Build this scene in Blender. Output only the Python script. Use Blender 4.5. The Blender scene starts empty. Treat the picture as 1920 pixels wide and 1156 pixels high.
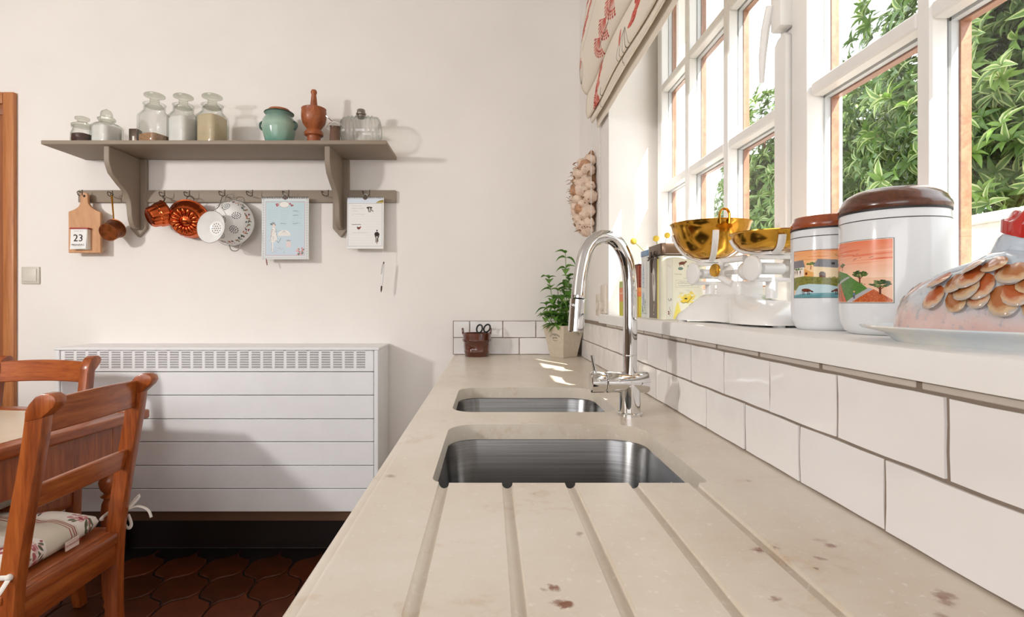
import bpy, bmesh, math, random
import numpy as np
from mathutils import Vector, Matrix

random.seed(7)
PI = math.pi
SC = bpy.context.scene
COL = SC.collection

# ------------------------------------------------------------------ camera
F = 1003.0          # focal length in pixels of the 1920 px frame
VX, VY = 917.0, 567.0
CZ = 1.1425         # camera height
cd = bpy.data.cameras.new('camera')
cam = bpy.data.objects.new('camera', cd)
COL.objects.link(cam)
cam.location = (0, 0, CZ)
cam.rotation_euler = (PI/2, 0, 0)
cd.sensor_width = 36.0
cd.lens = 36.0*F/1920.0
cd.shift_x = (960.0-VX)/1920.0
cd.shift_y = -(578.0-VY)/1920.0
cd.clip_start = 0.02
SC.camera = cam

# ------------------------------------------------------------------ light
SC.view_settings.view_transform = 'Standard'
SC.view_settings.look = 'None'
SC.view_settings.gamma = 1.0
SC.view_settings.use_curve_mapping = False
SC.view_settings.exposure = 0.0

w = bpy.data.worlds.new('sky')
SC.world = w
w.use_nodes = True
bg = w.node_tree.nodes['Background']
bg.inputs[0].default_value = (0.90, 0.95, 1.0, 1)
bg.inputs[1].default_value = 3.2

def lamp(name, kind, loc, direction, energy, color=(1, 1, 1), size=1.0, size_y=None):
    ld = bpy.data.lights.new(name, kind)
    ld.energy = energy
    ld.color = color
    if kind == 'AREA':
        ld.shape = 'RECTANGLE'
        ld.size = size
        ld.size_y = size_y or size
    o = bpy.data.objects.new(name, ld)
    COL.objects.link(o)
    o.location = loc
    o.rotation_euler = Vector(direction).to_track_quat('-Z', 'Y').to_euler()
    return o

SUN = Vector((0.48, -0.88, 1.02)).normalized()
sun = lamp('sun', 'SUN', (6, -8, 12), -SUN, 15.0, (1.0, 0.96, 0.90))
sun.data.angle = math.radians(0.53)
lamp('key_lamp', 'AREA', (-2.8, -0.25, 1.93), (0.62, 0.78, -0.16), 44, (1.0, 0.965, 0.93), 0.20)
lamp('fill_light', 'AREA', (-1.6, -2.9, 1.7), (0.15, 1, -0.05), 60, (0.98, 0.98, 1.0), 3.4, 1.6)  # unseen soft fill added behind the camera to brighten the room

# ------------------------------------------------------------------ helpers
def P(px, py, D):
    """photo pixel at depth D (m) -> world point"""
    return Vector(((px-VX)*D/F, D, CZ-(py-VY)*D/F))

def catmull(pts, n=6, closed=False):
    pts = [Vector(p) for p in pts]
    out = []
    N = len(pts)
    rng = range(N) if closed else range(N-1)
    for i in rng:
        if closed:
            a, b, c, d = pts[(i-1) % N], pts[i], pts[(i+1) % N], pts[(i+2) % N]
        else:
            a, b, c, d = pts[max(i-1, 0)], pts[i], pts[i+1], pts[min(i+2, N-1)]
        for k in range(n):
            t = k/n
            out.append(0.5*((2*b)+(c-a)*t+(2*a-5*b+4*c-d)*t*t+(3*b-a-3*c+d)*t*t*t))
    if not closed:
        out.append(pts[-1])
    return out

class G:
    """geometry accumulator: one mesh object"""
    def __init__(s):
        s.v = []; s.f = []; s.m = []; s.uv = {}
    def add(s, vs, fs, mi=0, M=None, uvs=None):
        b = len(s.v)
        s.v += [tuple(M @ Vector(p)) if M is not None else tuple(p) for p in vs]
        for k, f in enumerate(fs):
            if uvs is not None:
                s.uv[len(s.f)] = [uvs[i] for i in f]
            s.f.append([b+i for i in f]); s.m.append(mi)
        return s
    def box(s, x0, x1, y0, y1, z0, z1, mi=0, M=None):
        vs = [(x, y, z) for x in (x0, x1) for y in (y0, y1) for z in (z0, z1)]
        fs = [(0, 1, 3, 2), (4, 6, 7, 5), (0, 4, 5, 1), (2, 3, 7, 6), (0, 2, 6, 4), (1, 5, 7, 3)]
        return s.add(vs, fs, mi, M)
    def prism(s, poly, a0, a1, axis='z', mi=0, M=None):
        """polygon in the two other axes (xy for z, xz for y, yz for x) extruded along axis"""
        n = len(poly)
        def mk(p, a):
            return {'z': (p[0], p[1], a), 'y': (p[0], a, p[1]), 'x': (a, p[0], p[1])}[axis]
        vs = [mk(p, a0) for p in poly]+[mk(p, a1) for p in poly]
        fs = [tuple(range(n)), tuple(range(2*n-1, n-1, -1))]
        fs += [(i, i+n, (i+1) % n+n, (i+1) % n) for i in range(n)]
        return s.add(vs, fs, mi, M)
    def loft(s, rings, mi=0, M=None, cap0=True, cap1=True, closed=True):
        n = len(rings[0]); vs = [p for r in rings for p in r]; fs = []
        for j in range(len(rings)-1):
            for i in range(n if closed else n-1):
                a, b = j*n+i, j*n+(i+1) % n
                fs.append((a, b, b+n, a+n))
        if cap0: fs.append(tuple(range(n-1, -1, -1)))
        if cap1: fs.append(tuple((len(rings)-1)*n+i for i in range(n)))
        return s.add(vs, fs, mi, M)
    def lathe(s, prof, seg=32, M=None, mi=0, cap0=True, cap1=True, flute=None):
        rings = []
        for r, z in prof:
            ring = []
            for i in range(seg):
                a = 2*PI*i/seg
                rr = max(r, 1e-5)*(flute(a, z) if flute else 1)
                ring.append((rr*math.cos(a), rr*math.sin(a), z))
            rings.append(ring)
        return s.loft(rings, mi, M, cap0, cap1)
    def tube(s, path, r, seg=8, mi=0, closed=False, M=None, flat=1.0):
        path = [Vector(p) for p in path]
        n = len(path); rings = []
        up = None
        for i in range(n):
            a = path[(i-1) % n] if (closed or i > 0) else path[i]
            b = path[(i+1) % n] if (closed or i < n-1) else path[i]
            t = (b-a).normalized()
            if up is None:
                up = Vector((0, 0, 1)) if abs(t.z) < 0.9 else Vector((1, 0, 0))
            sx = t.cross(up)
            if sx.length < 1e-6: sx = t.orthogonal()
            sx.normalize(); up = sx.cross(t).normalized()
            rr = r[i] if isinstance(r, (list, tuple)) else r
            rings.append([path[i]+sx*rr*math.cos(2*PI*k/seg)+up*rr*flat*math.sin(2*PI*k/seg) for k in range(seg)])
        if closed: rings.append(rings[0])
        return s.loft(rings, mi, M, not closed, not closed)
    def grid(s, fn, nu, nv, mi=0, M=None):
        """fn(u,v)->point, with UVs"""
        vs = []; uvs = []; fs = []
        for j in range(nv+1):
            for i in range(nu+1):
                u, v = i/nu, j/nv
                vs.append(fn(u, v)); uvs.append((u, v))
        for j in range(nv):
            for i in range(nu):
                a = j*(nu+1)+i
                fs.append((a, a+1, a+nu+2, a+nu+1))
        return s.add(vs, fs, mi, M, uvs)
    def sphere(s, c, r, seg=12, rings=8, mi=0, M=None):
        rx, ry, rz = (r, r, r) if not isinstance(r, (tuple, list)) else r
        prof = [(max(math.sin(PI*k/rings), 1e-3), -math.cos(PI*k/rings)) for k in range(rings+1)]
        T = Matrix.Translation(c) @ Matrix.Diagonal((rx, ry, rz, 1))
        if M is not None: T = M @ T
        return s.lathe(prof, seg, T, mi)
    def mesh(s, name, bevel=0, seg=2, sharp=35, recalc=True, weld=False):
        me = bpy.data.meshes.new(name)
        me.from_pydata(s.v, [], s.f)
        for p, mi in zip(me.polygons, s.m): p.material_index = mi
        if s.uv:
            ul = me.uv_layers.new(name='UVMap')
            for fi, us in s.uv.items():
                p = me.polygons[fi]
                for k, li in enumerate(p.loop_indices): ul.data[li].uv = us[k]
        bm = bmesh.new(); bm.from_mesh(me)
        if weld: bmesh.ops.remove_doubles(bm, verts=bm.verts, dist=1e-5)
        if recalc: bmesh.ops.recalc_face_normals(bm, faces=bm.faces)
        if bevel:
            es = [e for e in bm.edges if len(e.link_faces) == 2 and e.calc_face_angle(0) > math.radians(30)]
            bmesh.ops.bevel(bm, geom=es, offset=bevel, segments=seg, profile=0.5, affect='EDGES', clamp_overlap=True)
        bm.to_mesh(me); bm.free()
        if sharp is None:
            for p in me.polygons: p.use_smooth = False
        else:
            for p in me.polygons: p.use_smooth = True
            me.set_sharp_from_angle(angle=math.radians(sharp))
        return me
    def build(s, name, mats, parent=None, bevel=0, seg=2, sharp=35, local=False, recalc=True, weld=False):
        if parent is not None and not local:
            o = woff(parent)
            s.v = [(p[0]-o.x, p[1]-o.y, p[2]-o.z) for p in s.v]
        elif parent is None and not local and s.v:      # origin at the base centre
            a = np.array(s.v); c = (a.min(0)+a.max(0))/2; c[2] = a.min(0)[2]
            s.v = [tuple(p) for p in (a-c)]
        me = s.mesh(name, bevel, seg, sharp, recalc, weld)
        ob = link(name, me, mats, parent)
        if parent is None and not local: ob.location = c
        return ob

def woff(o):
    t = Vector((0, 0, 0))
    while o is not None:
        t += o.location; o = o.parent
    return t

def link(name, me, mats=None, parent=None, loc=None):
    if mats is not None and not me.materials:
        for m in (mats if isinstance(mats, (list, tuple)) else [mats]): me.materials.append(m)
    ob = bpy.data.objects.new(name, me)
    COL.objects.link(ob)
    ob.parent = parent
    if loc is not None: ob.location = loc
    return ob

def tag(o, label, cat, group=None):
    o['label'] = label; o['category'] = cat
    if group: o['group'] = group
    return o

def thing(name, label, cat, loc=(0, 0, 0), group=None, rot=0.0):
    o = bpy.data.objects.new(name, None)
    o.empty_display_size = 0.05
    COL.objects.link(o)
    o.location = loc; o.rotation_euler = (0, 0, rot)
    return tag(o, label, cat, group)

def struct(o):
    o['kind'] = 'structure'
    return o

def align(c, d, spin=0.0):
    """matrix putting local +Z along d at c"""
    q = Vector(d).normalized().to_track_quat('Z', 'Y')
    return Matrix.Translation(c) @ q.to_matrix().to_4x4() @ Matrix.Rotation(spin, 4, 'Z')

def rring(cx, cy, rx, ry, z, p=4.0, n=32, rot=0.0):
    """superellipse ring: p=2 circle, larger squarer"""
    out = []
    for i in range(n):
        a = 2*PI*(i+0.5)/n
        c, s_ = math.cos(a), math.sin(a)
        k = (abs(c)**p+abs(s_)**p)**(-1.0/p)
        x, y = rx*k*c, ry*k*s_
        out.append((cx+x*math.cos(rot)-y*math.sin(rot), cy+x*math.sin(rot)+y*math.cos(rot), z))
    return out

def rrect(x0, x1, y0, y1, r, n=6):
    """rounded rectangle polygon; r scalar or (r00,r10,r11,r01)"""
    rs = r if isinstance(r, (tuple, list)) else (r,)*4
    pts = []
    for (cx, cy, a0, rr) in ((x0, y0, PI, rs[0]), (x1, y0, 1.5*PI, rs[1]), (x1, y1, 0, rs[2]), (x0, y1, .5*PI, rs[3])):
        sx = 1 if cx == x0 else -1; sy = 1 if cy == y0 else -1
        for k in range(n+1):
            a = a0+PI/2*k/n
            pts.append((cx+sx*rr+rr*math.cos(a), cy+sy*rr+rr*math.sin(a)))
    return pts

# ------------------------------------------------------------------ materials
def srgb(r, g, b):
    f = lambda c: (c/255/12.92) if c/255 <= 0.04045 else ((c/255+0.055)/1.055)**2.4
    return (f(r), f(g), f(b), 1.0)

class NT:
    def __init__(s, name):
        s.m = bpy.data.materials.new(name); s.m.use_nodes = True
        s.t = s.m.node_tree; s.b = s.t.nodes['Principled BSDF']; s.out = s.t.nodes['Material Output']
    def n(s, typ, **kw):
        nd = s.t.nodes.new(typ)
        for k, v in kw.items():
            if k in nd.inputs.keys(): nd.inputs[k].default_value = v
            else: setattr(nd, k, v)
        return nd
    def l(s, a, b): s.t.links.new(a, b)
    def coords(s, scale=(1, 1, 1), kind='Object'):
        tc = s.n('ShaderNodeTexCoord'); mp = s.n('ShaderNodeMapping')
        mp.inputs['Scale'].default_value = scale
        s.l(tc.outputs[kind], mp.inputs['Vector'])
        return mp.outputs['Vector']
    def noise(s, vec, scale, detail=3, rough=0.55, dist=0.0):
        nd = s.n('ShaderNodeTexNoise')
        nd.inputs['Scale'].default_value = scale; nd.inputs['Detail'].default_value = detail
        nd.inputs['Roughness'].default_value = rough; nd.inputs['Distortion'].default_value = dist
        s.l(vec, nd.inputs['Vector'])
        return nd.outputs['Fac']
    def ramp(s, fac, stops):
        nd = s.n('ShaderNodeValToRGB')
        e = nd.color_ramp.elements
        e[0].position, e[0].color = stops[0]; e[1].position, e[1].color = stops[-1]
        for p, c in stops[1:-1]:
            x = e.new(p); x.color = c
        s.l(fac, nd.inputs['Fac'])
        return nd.outputs['Color']
    def bump(s, h, strength=0.2, dist=0.01):
        b = s.n('ShaderNodeBump'); b.inputs['Strength'].default_value = strength; b.inputs['Distance'].default_value = dist
        s.l(h, b.inputs['Height']); s.l(b.outputs['Normal'], s.b.inputs['Normal'])
    def mix(s, fac, a, b, mode='MIX'):
        nd = s.n('ShaderNodeMix', data_type='RGBA', blend_type=mode)
        for sock, v in ((nd.inputs[0], fac), (nd.inputs[6], a), (nd.inputs[7], b)):
            if hasattr(v, 'links'): s.l(v, sock)
            else: sock.default_value = v
        return nd.outputs[2]

def simple(name, col, rough=0.5, metal=0.0, var=0.06, nscale=12.0, bump=0.0, bscale=60.0, coat=0.0, spec=0.5, sheen=0.0):
    """principled with a light mottling"""
    t = NT(name)
    v = t.coords()
    f = t.noise(v, nscale, 3)
    lo = tuple(c*(1-var) for c in col[:3])+(1,); hi = tuple(min(1, c*(1+var)) for c in col[:3])+(1,)
    t.l(t.ramp(f, [(0.3, lo), (0.7, hi)]), t.b.inputs['Base Color'])
    t.b.inputs['Roughness'].default_value = rough
    t.b.inputs['Metallic'].default_value = metal
    t.b.inputs['Specular IOR Level'].default_value = spec
    t.b.inputs['Coat Weight'].default_value = coat
    t.b.inputs['Coat Roughness'].default_value = 0.06
    if sheen: t.b.inputs['Sheen Weight'].default_value = sheen
    if bump: t.bump(t.noise(v, bscale, 4), bump, 0.004)
    return t.m

def wood(name, dark, mid, light, scale=(30, 30, 2.2), rough=0.38, coat=0.15):
    t = NT(name)
    v = t.coords(scale)
    n1 = t.noise(v, 1.0, 5, 0.6, 1.1)
    v2 = t.coords(tuple(c*4 for c in scale))
    n2 = t.noise(v2, 1.6, 4, 0.6)
    c = t.ramp(n1, [(0.28, dark), (0.5, mid), (0.72, light)])
    c2 = t.mix(0.25, c, t.ramp(n2, [(0.35, dark), (0.6, light)]))
    t.l(c2, t.b.inputs['Base Color'])
    t.b.inputs['Roughness'].default_value = rough
    t.b.inputs['Coat Weight'].default_value = coat; t.b.inputs['Coat Roughness'].default_value = 0.15
    t.bump(n2, 0.05, 0.002)
    return t.m

def glass(name, tint=(0.992, 0.995, 0.99, 1), edge=(0.62, 0.66, 0.62, 1), refl=0.05, rough=0.02):
    t = NT(name)
    t.t.nodes.remove(t.b)
    lw = t.n('ShaderNodeLayerWeight'); lw.inputs['Blend'].default_value = 0.5
    tr = t.n('ShaderNodeBsdfTransparent'); gl = t.n('ShaderNodeBsdfGlossy')
    gl.inputs['Roughness'].default_value = rough
    p2 = t.n('ShaderNodeMath', operation='POWER'); p2.inputs[1].default_value = 2.5
    t.l(lw.outputs['Facing'], p2.inputs[0])
    c = t.mix(p2.outputs[0], tint, edge); t.l(c, tr.inputs['Color'])
    pw = t.n('ShaderNodeMath', operation='POWER'); pw.inputs[1].default_value = 5.0
    t.l(lw.outputs['Facing'], pw.inputs[0])
    ad = t.n('ShaderNodeMath', operation='MULTIPLY_ADD'); ad.inputs[1].default_value = 0.8; ad.inputs[2].default_value = refl
    t.l(pw.outputs[0], ad.inputs[0])
    mx = t.n('ShaderNodeMixShader')
    t.l(ad.outputs[0], mx.inputs[0]); t.l(tr.outputs[0], mx.inputs[1]); t.l(gl.outputs[0], mx.inputs[2])
    t.l(mx.outputs[0], t.out.inputs['Surface'])
    return t.m

def wall_mat():
    t = NT('white plaster')
    v = t.coords()
    n = t.noise(v, 3.0, 4)
    t.l(t.ramp(n, [(0.3, srgb(236, 231, 226)), (0.7, srgb(241, 236, 231))]), t.b.inputs['Base Color'])
    t.b.inputs['Roughness'].default_value = 0.85
    t.bump(t.noise(v, 90, 4), 0.06, 0.003)
    return t.m

def tile_mat():
    t = NT('white glazed tile')
    v = t.coords()
    n = t.noise(v, 11, 2)
    inf = t.n('ShaderNodeObjectInfo')
    c = t.ramp(inf.outputs['Random'], [(0.0, srgb(236, 233, 232)), (1.0, srgb(246, 243, 241))])
    t.l(c, t.b.inputs['Base Color'])
    t.b.inputs['Roughness'].default_value = 0.09
    t.bump(n, 0.35, 0.006)
    return t.m

def stone_mat():
    t = NT('beige limestone')
    v = t.coords()
    big = t.noise(v, 3.2, 5, 0.6)
    med = t.noise(v, 26, 6, 0.6, 0.15)
    fine = t.noise(v, 110, 3, 0.6)
    base = t.ramp(big, [(0.30, srgb(214, 200, 181)), (0.5, srgb(223, 212, 196)), (0.72, srgb(230, 222, 209))])
    c = t.mix(0.15, base, t.ramp(med, [(0.30, srgb(206, 188, 166)), (0.5, srgb(223, 213, 197)), (0.7, srgb(234, 227, 217))]))
    spk = t.ramp(fine, [(0.60, (0, 0, 0, 1)), (0.70, (1, 1, 1, 1))])
    c = t.mix(spk, c, srgb(233, 225, 212))
    # small ochre blotches
    b1 = t.noise(v, 9, 3, 0.5)
    f1 = t.noise(v, 55, 4, 0.6)
    mul = t.n('ShaderNodeMath', operation='MULTIPLY'); t.l(b1, mul.inputs[0]); t.l(f1, mul.inputs[1])
    m1 = t.ramp(mul.outputs[0], [(0.315, (0, 0, 0, 1)), (0.43, (0.42, 0.42, 0.42, 1))])
    c = t.mix(m1, c, srgb(200, 170, 136))
    m2 = t.ramp(mul.outputs[0], [(0.45, (0, 0, 0, 1)), (0.48, (0.8, 0.8, 0.8, 1))])
    c = t.mix(m2, c, srgb(120, 66, 36))
    # the few rusty fossil marks that stand out (x, y on the slab, radius)
    tc = t.n('ShaderNodeTexCoord')
    for (px, py, r, a) in ((1035, 1100, .006, .9), (1020, 1106, .005, .5), (1062, 1136, .006, .9), (1048, 1128, .005, .7),
                           (1540, 1012, .009, .6), (1560, 1022, .008, .7), (1425, 1032, .007, .9), (1452, 1025, .004, .8),
                           (1535, 1046, .006, .8), (1476, 1048, .004, .8), (1766, 1112, .010, .65), (1776, 1130, .008, .6),
                           (1770, 1156, .010, .6), (1404, 901, .008, .6), (735, 892, .010, .6), (700, 892, .006, .5),
                           (912, 728, .007, .9), (1100, 956, .004, .7), (1090, 1000, .003, .9), (1456, 1124, .005, .8)):
        D = 0.2425*F/(py-VY)
        x, y = (px-VX)*D/F, D
        d = t.n('ShaderNodeVectorMath', operation='DISTANCE')
        d.inputs[1].default_value = (x, y, 0.9)
        t.l(tc.outputs['Object'], d.inputs[0])
        w_ = t.n('ShaderNodeMath', operation='MULTIPLY_ADD'); w_.inputs[1].default_value = 0.03; 
        t.l(f1, w_.inputs[0]); t.l(d.outputs['Value'], w_.inputs[2])
        mk = t.ramp(w_.outputs[0], [(0.0, (a, a, a, 1)), (r*.5+0.0125, (a, a, a, 1)), (r*.5+0.0165, (0, 0, 0, 1))])
        c = t.mix(mk, c, srgb(128, 70, 40))
    t.l(c, t.b.inputs['Base Color'])
    rr = t.ramp(med, [(0.3, (0.31, 0.31, 0.31, 1)), (0.7, (0.29, 0.29, 0.29, 1))])
    t.l(rr, t.b.inputs['Roughness'])
    t.bump(fine, 0.03, 0.001)
    return t.m

def steel_mat():
    t = NT('brushed stainless steel')
    v = t.coords((2, 2, 220))
    n = t.noise(v, 2.0, 2)
    t.l(t.ramp(n, [(0.3, (0.19, 0.19, 0.19, 1)), (0.7, (0.27, 0.27, 0.27, 1))]), t.b.inputs['Base Color'])
    t.b.inputs['Metallic'].default_value = 1.0
    t.b.inputs['Roughness'].default_value = 0.27
    return t.m

# pictures painted by the script itself
class Canvas:
    def __init__(s, w, h, col):
        s.w, s.h = w, h
        s.a = np.ones((h, w, 3), np.float32)*np.array(col, np.float32)/255.0
    def _blend(s, x0, y0, m, col, al):
        m = (m*al)[..., None]
        y1, x1 = y0+m.shape[0], x0+m.shape[1]
        s.a[y0:y1, x0:x1] = s.a[y0:y1, x0:x1]*(1-m)+m*np.array(col, np.float32)/255.0
    def _win(s, x0, y0, x1, y1):
        x0 = max(0, int(x0)-2); y0 = max(0, int(y0)-2); x1 = min(s.w, int(x1)+3); y1 = min(s.h, int(y1)+3)
        if x1 <= x0 or y1 <= y0: return None
        Y, X = np.mgrid[y0:y1, x0:x1]
        return x0, y0, X+0.5, Y+0.5
    def ell(s, cx, cy, rx, ry, col, rot=0, al=1.0):
        R = max(rx, ry); q = s._win(cx-R, cy-R, cx+R, cy+R)
        if q is None: return
        x0, y0, X, Y = q
        dx, dy = X-cx, Y-cy
        u = dx*math.cos(rot)+dy*math.sin(rot); v = -dx*math.sin(rot)+dy*math.cos(rot)
        d = np.sqrt((u/rx)**2+(v/ry)**2)
        s._blend(x0, y0, np.clip((1-d)*min(rx, ry)+0.5, 0, 1), col, al)
    def line(s, pts, wd, col, al=1.0):
        for (ax, ay), (bx, by) in zip(pts[:-1], pts[1:]):
            q = s._win(min(ax, bx)-wd, min(ay, by)-wd, max(ax, bx)+wd, max(ay, by)+wd)
            if q is None: continue
            x0, y0, X, Y = q
            dx, dy = bx-ax, by-ay; L = dx*dx+dy*dy+1e-9
            t = np.clip(((X-ax)*dx+(Y-ay)*dy)/L, 0, 1)
            d = np.hypot(X-ax-t*dx, Y-ay-t*dy)
            s._blend(x0, y0, np.clip(wd/2-d+0.5, 0, 1), col, al)
    def poly(s, pts, col, al=1.0):
        xs = [p[0] for p in pts]; ys = [p[1] for p in pts]
        q = s._win(min(xs), min(ys), max(xs), max(ys))
        if q is None: return
        x0, y0, X, Y = q
        ins = np.zeros(X.shape, bool)
        for (ax, ay), (bx, by) in zip(pts, pts[1:]+pts[:1]):
            if ay == by: continue
            c = ((ay > Y) != (by > Y)) & (X < (bx-ax)*(Y-ay)/(by-ay)+ax)
            ins ^= c
        s._blend(x0, y0, ins.astype(np.float32), col, al)
    def rect(s, x0, y0, x1, y1, col, al=1.0):
        s.poly([(x0, y0), (x1, y0), (x1, y1), (x0, y1)], col, al)
    def vgrad(s, y0, y1, c0, c1):
        for y in range(max(0, int(y0)), min(s.h, int(y1))):
            t = (y-y0)/(y1-y0)
            s.a[y] = (np.array(c0)*(1-t)+np.array(c1)*t)/255.0
    def scribble(s, x, y, wdt, h, wd, col, al, rnd):
        pts = []; xx = x
        while xx < x+wdt:
            pts.append((xx, y+rnd.uniform(-h, h))); xx += rnd.uniform(1.5, 4)
        if len(pts) > 1: s.line(pts, wd, col, al)
    def material(s, name, rough=0.5, coat=0.0, weave=0.0):
        im = bpy.data.images.new(name, s.w, s.h)
        px = np.ones((s.h, s.w, 4), np.float32)
        px[..., :3] = np.clip(s.a[::-1], 0, 1)
        im.pixels.foreach_set(px.ravel()); im.update(); im.pack()
        t = NT(name)
        tx = t.n('ShaderNodeTexImage'); tx.image = im; tx.extension = 'EXTEND'
        tc = t.n('ShaderNodeTexCoord'); t.l(tc.outputs['UV'], tx.inputs['Vector'])
        t.l(tx.outputs['Color'], t.b.inputs['Base Color'])
        t.b.inputs['Roughness'].default_value = rough
        t.b.inputs['Coat Weight'].default_value = coat
        if weave: t.bump(t.noise(t.coords(), 400, 2), weave, 0.001)
        return t.m

def text_part(name, body, size, M, mat, parent, bend=None, ext=0.0, italic=0.0):
    """lettering as a thin flat mesh; M maps text plane (x right, y up) into parent-local space"""
    cu = bpy.data.curves.new(name, 'FONT'); cu.body = body; cu.size = size
    cu.align_x = 'CENTER'; cu.align_y = 'CENTER'; cu.shear = italic; cu.resolution_u = 2
    to = bpy.data.objects.new(name, cu); COL.objects.link(to)
    bpy.context.view_layer.update()
    me = bpy.data.meshes.new_from_object(to.evaluated_get(bpy.context.evaluated_depsgraph_get()))
    bpy.data.objects.remove(to)
    me.name = name
    for v in me.vertices:
        c = v.co.copy()
        if bend:
            R = bend
            a = c.x/abs(R)
            rr = R+c.y
            c = Vector((rr*math.sin(a) if R > 0 else -rr*math.sin(a), rr*math.cos(a)-R if R > 0 else rr*math.cos(a)-R, 0))
        v.co = M @ c
    me.materials.clear(); me.materials.append(mat)
    return link(name, me, None, parent)

MAT = {}
MAT['wall'] = wall_mat()
MAT['tile'] = tile_mat()
MAT['stone'] = stone_mat()
MAT['steel'] = steel_mat()
MAT['grout'] = simple('taupe grout', srgb(138, 124, 111), 0.9, bump=0.2)
MAT['ceiling'] = simple('ceiling paint', srgb(240, 235, 230), 0.9)
MAT['white'] = simple('white satin paint', srgb(240, 238, 235), 0.32, var=0.02)
MAT['rad'] = simple('white lacquered panel', srgb(236, 237, 238), 0.38, var=0.02)
MAT['dark'] = simple('dark gap', srgb(38, 34, 32), 0.9)
MAT['brownwood'] = wood('brown stained window wood', srgb(120, 72, 46), srgb(150, 98, 68), srgb(170, 120, 90), (40, 3, 40))
MAT['pine'] = wood('honey pine', srgb(108, 46, 14), srgb(154, 74, 27), srgb(186, 102, 45), (26, 26, 2.5), 0.33, 0.35)
MAT['pinex'] = wood('honey pine across', srgb(108, 46, 14), srgb(154, 74, 27), srgb(186, 104, 46), (2.5, 26, 26), 0.33, 0.35)
MAT['door'] = wood('door frame wood', srgb(150, 88, 44), srgb(184, 116, 66), srgb(200, 134, 82), (30, 30, 1.5), 0.5, 0.05)
MAT['doorleaf'] = wood('door leaf wood', srgb(116, 62, 30), srgb(150, 86, 44), srgb(166, 100, 56), (30, 30, 1.5), 0.5, 0.05)
MAT['greige'] = simple('greige shelf paint', srgb(148, 134, 118), 0.55, var=0.03)
MAT['chrome'] = simple('polished chrome', (0.74, 0.74, 0.74, 1), 0.05, 1.0, var=0.01)
MAT['brass'] = simple('polished brass', srgb(214, 160, 62), 0.16, 1.0, var=0.12, nscale=30, bump=0.05, bscale=25)
MAT['copper'] = simple('copper', srgb(200, 96, 52), 0.22, 1.0, var=0.15, nscale=25)
MAT['oldcopper'] = simple('tarnished copper', srgb(138, 80, 48), 0.36, 1.0, var=0.35, nscale=45)
MAT['iron'] = simple('dark iron hook', srgb(78, 66, 58), 0.5, 0.6)
MAT['wire'] = simple('steel wire', srgb(170, 165, 158), 0.3, 1.0)
MAT['enamel'] = simple('white enamel', srgb(238, 238, 236), 0.14, var=0.02)
MAT['black'] = simple('black', srgb(28, 24, 22), 0.5)
MAT['ink'] = simple('black ink', srgb(24, 22, 22), 0.8)
MAT['glassjar'] = glass('clear jar glass')
MAT['pane'] = glass('window pane glass', (0.985, 0.99, 0.99, 1), (0.95, 0.97, 0.96, 1), 0.035, 0.0)
MAT['paper'] = simple('white paper', srgb(240, 238, 232), 0.8, var=0.02)

# ------------------------------------------------------------------ the room
XW = 0.4254        # right wall plane
YB = 2.507         # back wall plane
CT = 0.90          # counter top
ZS = CZ-0.042      # sill top
ZC = 2.62          # ceiling
XL, YF = -4.6, -3.2

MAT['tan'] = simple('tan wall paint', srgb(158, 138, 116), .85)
struct(G().box(XL-.15, 0.95, YB, YB+.15, -0.1, ZC+.1).build('wall_back', MAT['wall']))
struct(G().box(XL-.15, XL, YF, YB, -0.1, ZC+.1).build('wall_left', MAT['tan']))
struct(G().box(XL-.15, 0.95, YF-.15, YF, -0.1, ZC+.1).build('wall_front', MAT['tan']))
struct(G().box(XL, 0.43, YF, YB, ZC, ZC+.1).build('ceiling', MAT['ceiling']))

# right wall with the window opening and splayed reveals
WY0, WY1 = 0.10, 2.00      # window frame extent
XWIN = 0.62
g = G()
g.prism([(XW, 1.9), (XWIN, WY1), (.84, WY1), (.84, YB), (XW, YB)], -0.1, ZC+.1)
g.prism([(XW, YF), (XW, .02), (XWIN, WY0), (.84, WY0), (.84, YF)], -0.1, ZC+.1)
g.box(XW, .84, .02, 1.9, -0.1, ZS-.045)
g.box(XWIN, .84, 1.9, WY1, -0.1, ZS-.045)
g.box(XWIN, .84, .0, WY0, -0.1, ZS-.045)
g.box(XW, .84, .02, 1.9, 2.34, ZC+.1)
g.box(XWIN, .84, WY0, WY1, 2.34, ZC+.1)
wall_right = struct(g.build('wall_right', MAT['wall'], recalc=False))

# floor: screed with curved terracotta tiles
floor = struct(G().box(XL, XW, YF, YB, -0.1, -0.006).build('floor', simple('dark floor grout', srgb(30, 18, 13), 0.9)))
def floor_mats():
    t = NT('terracotta floor tile')
    v = t.coords()
    n = t.noise(v, 14, 4)
    inf = t.n('ShaderNodeObjectInfo')
    a = t.ramp(n, [(0.3, srgb(68, 32, 13)), (0.7, srgb(110, 56, 26))])
    c = t.mix(0.5, a, t.ramp(inf.outputs['Random'], [(0, srgb(52, 22, 11)), (1, srgb(116, 54, 28))]))
    t.l(c, t.b.inputs['Base Color']); t.b.inputs['Roughness'].default_value = 0.42
    t.bump(n, 0.25, 0.004)
    return t.m
MAT['terracotta'] = floor_mats()
MAT['spacer'] = simple('grey glazing spacer', srgb(196, 198, 200), .5)
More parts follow.
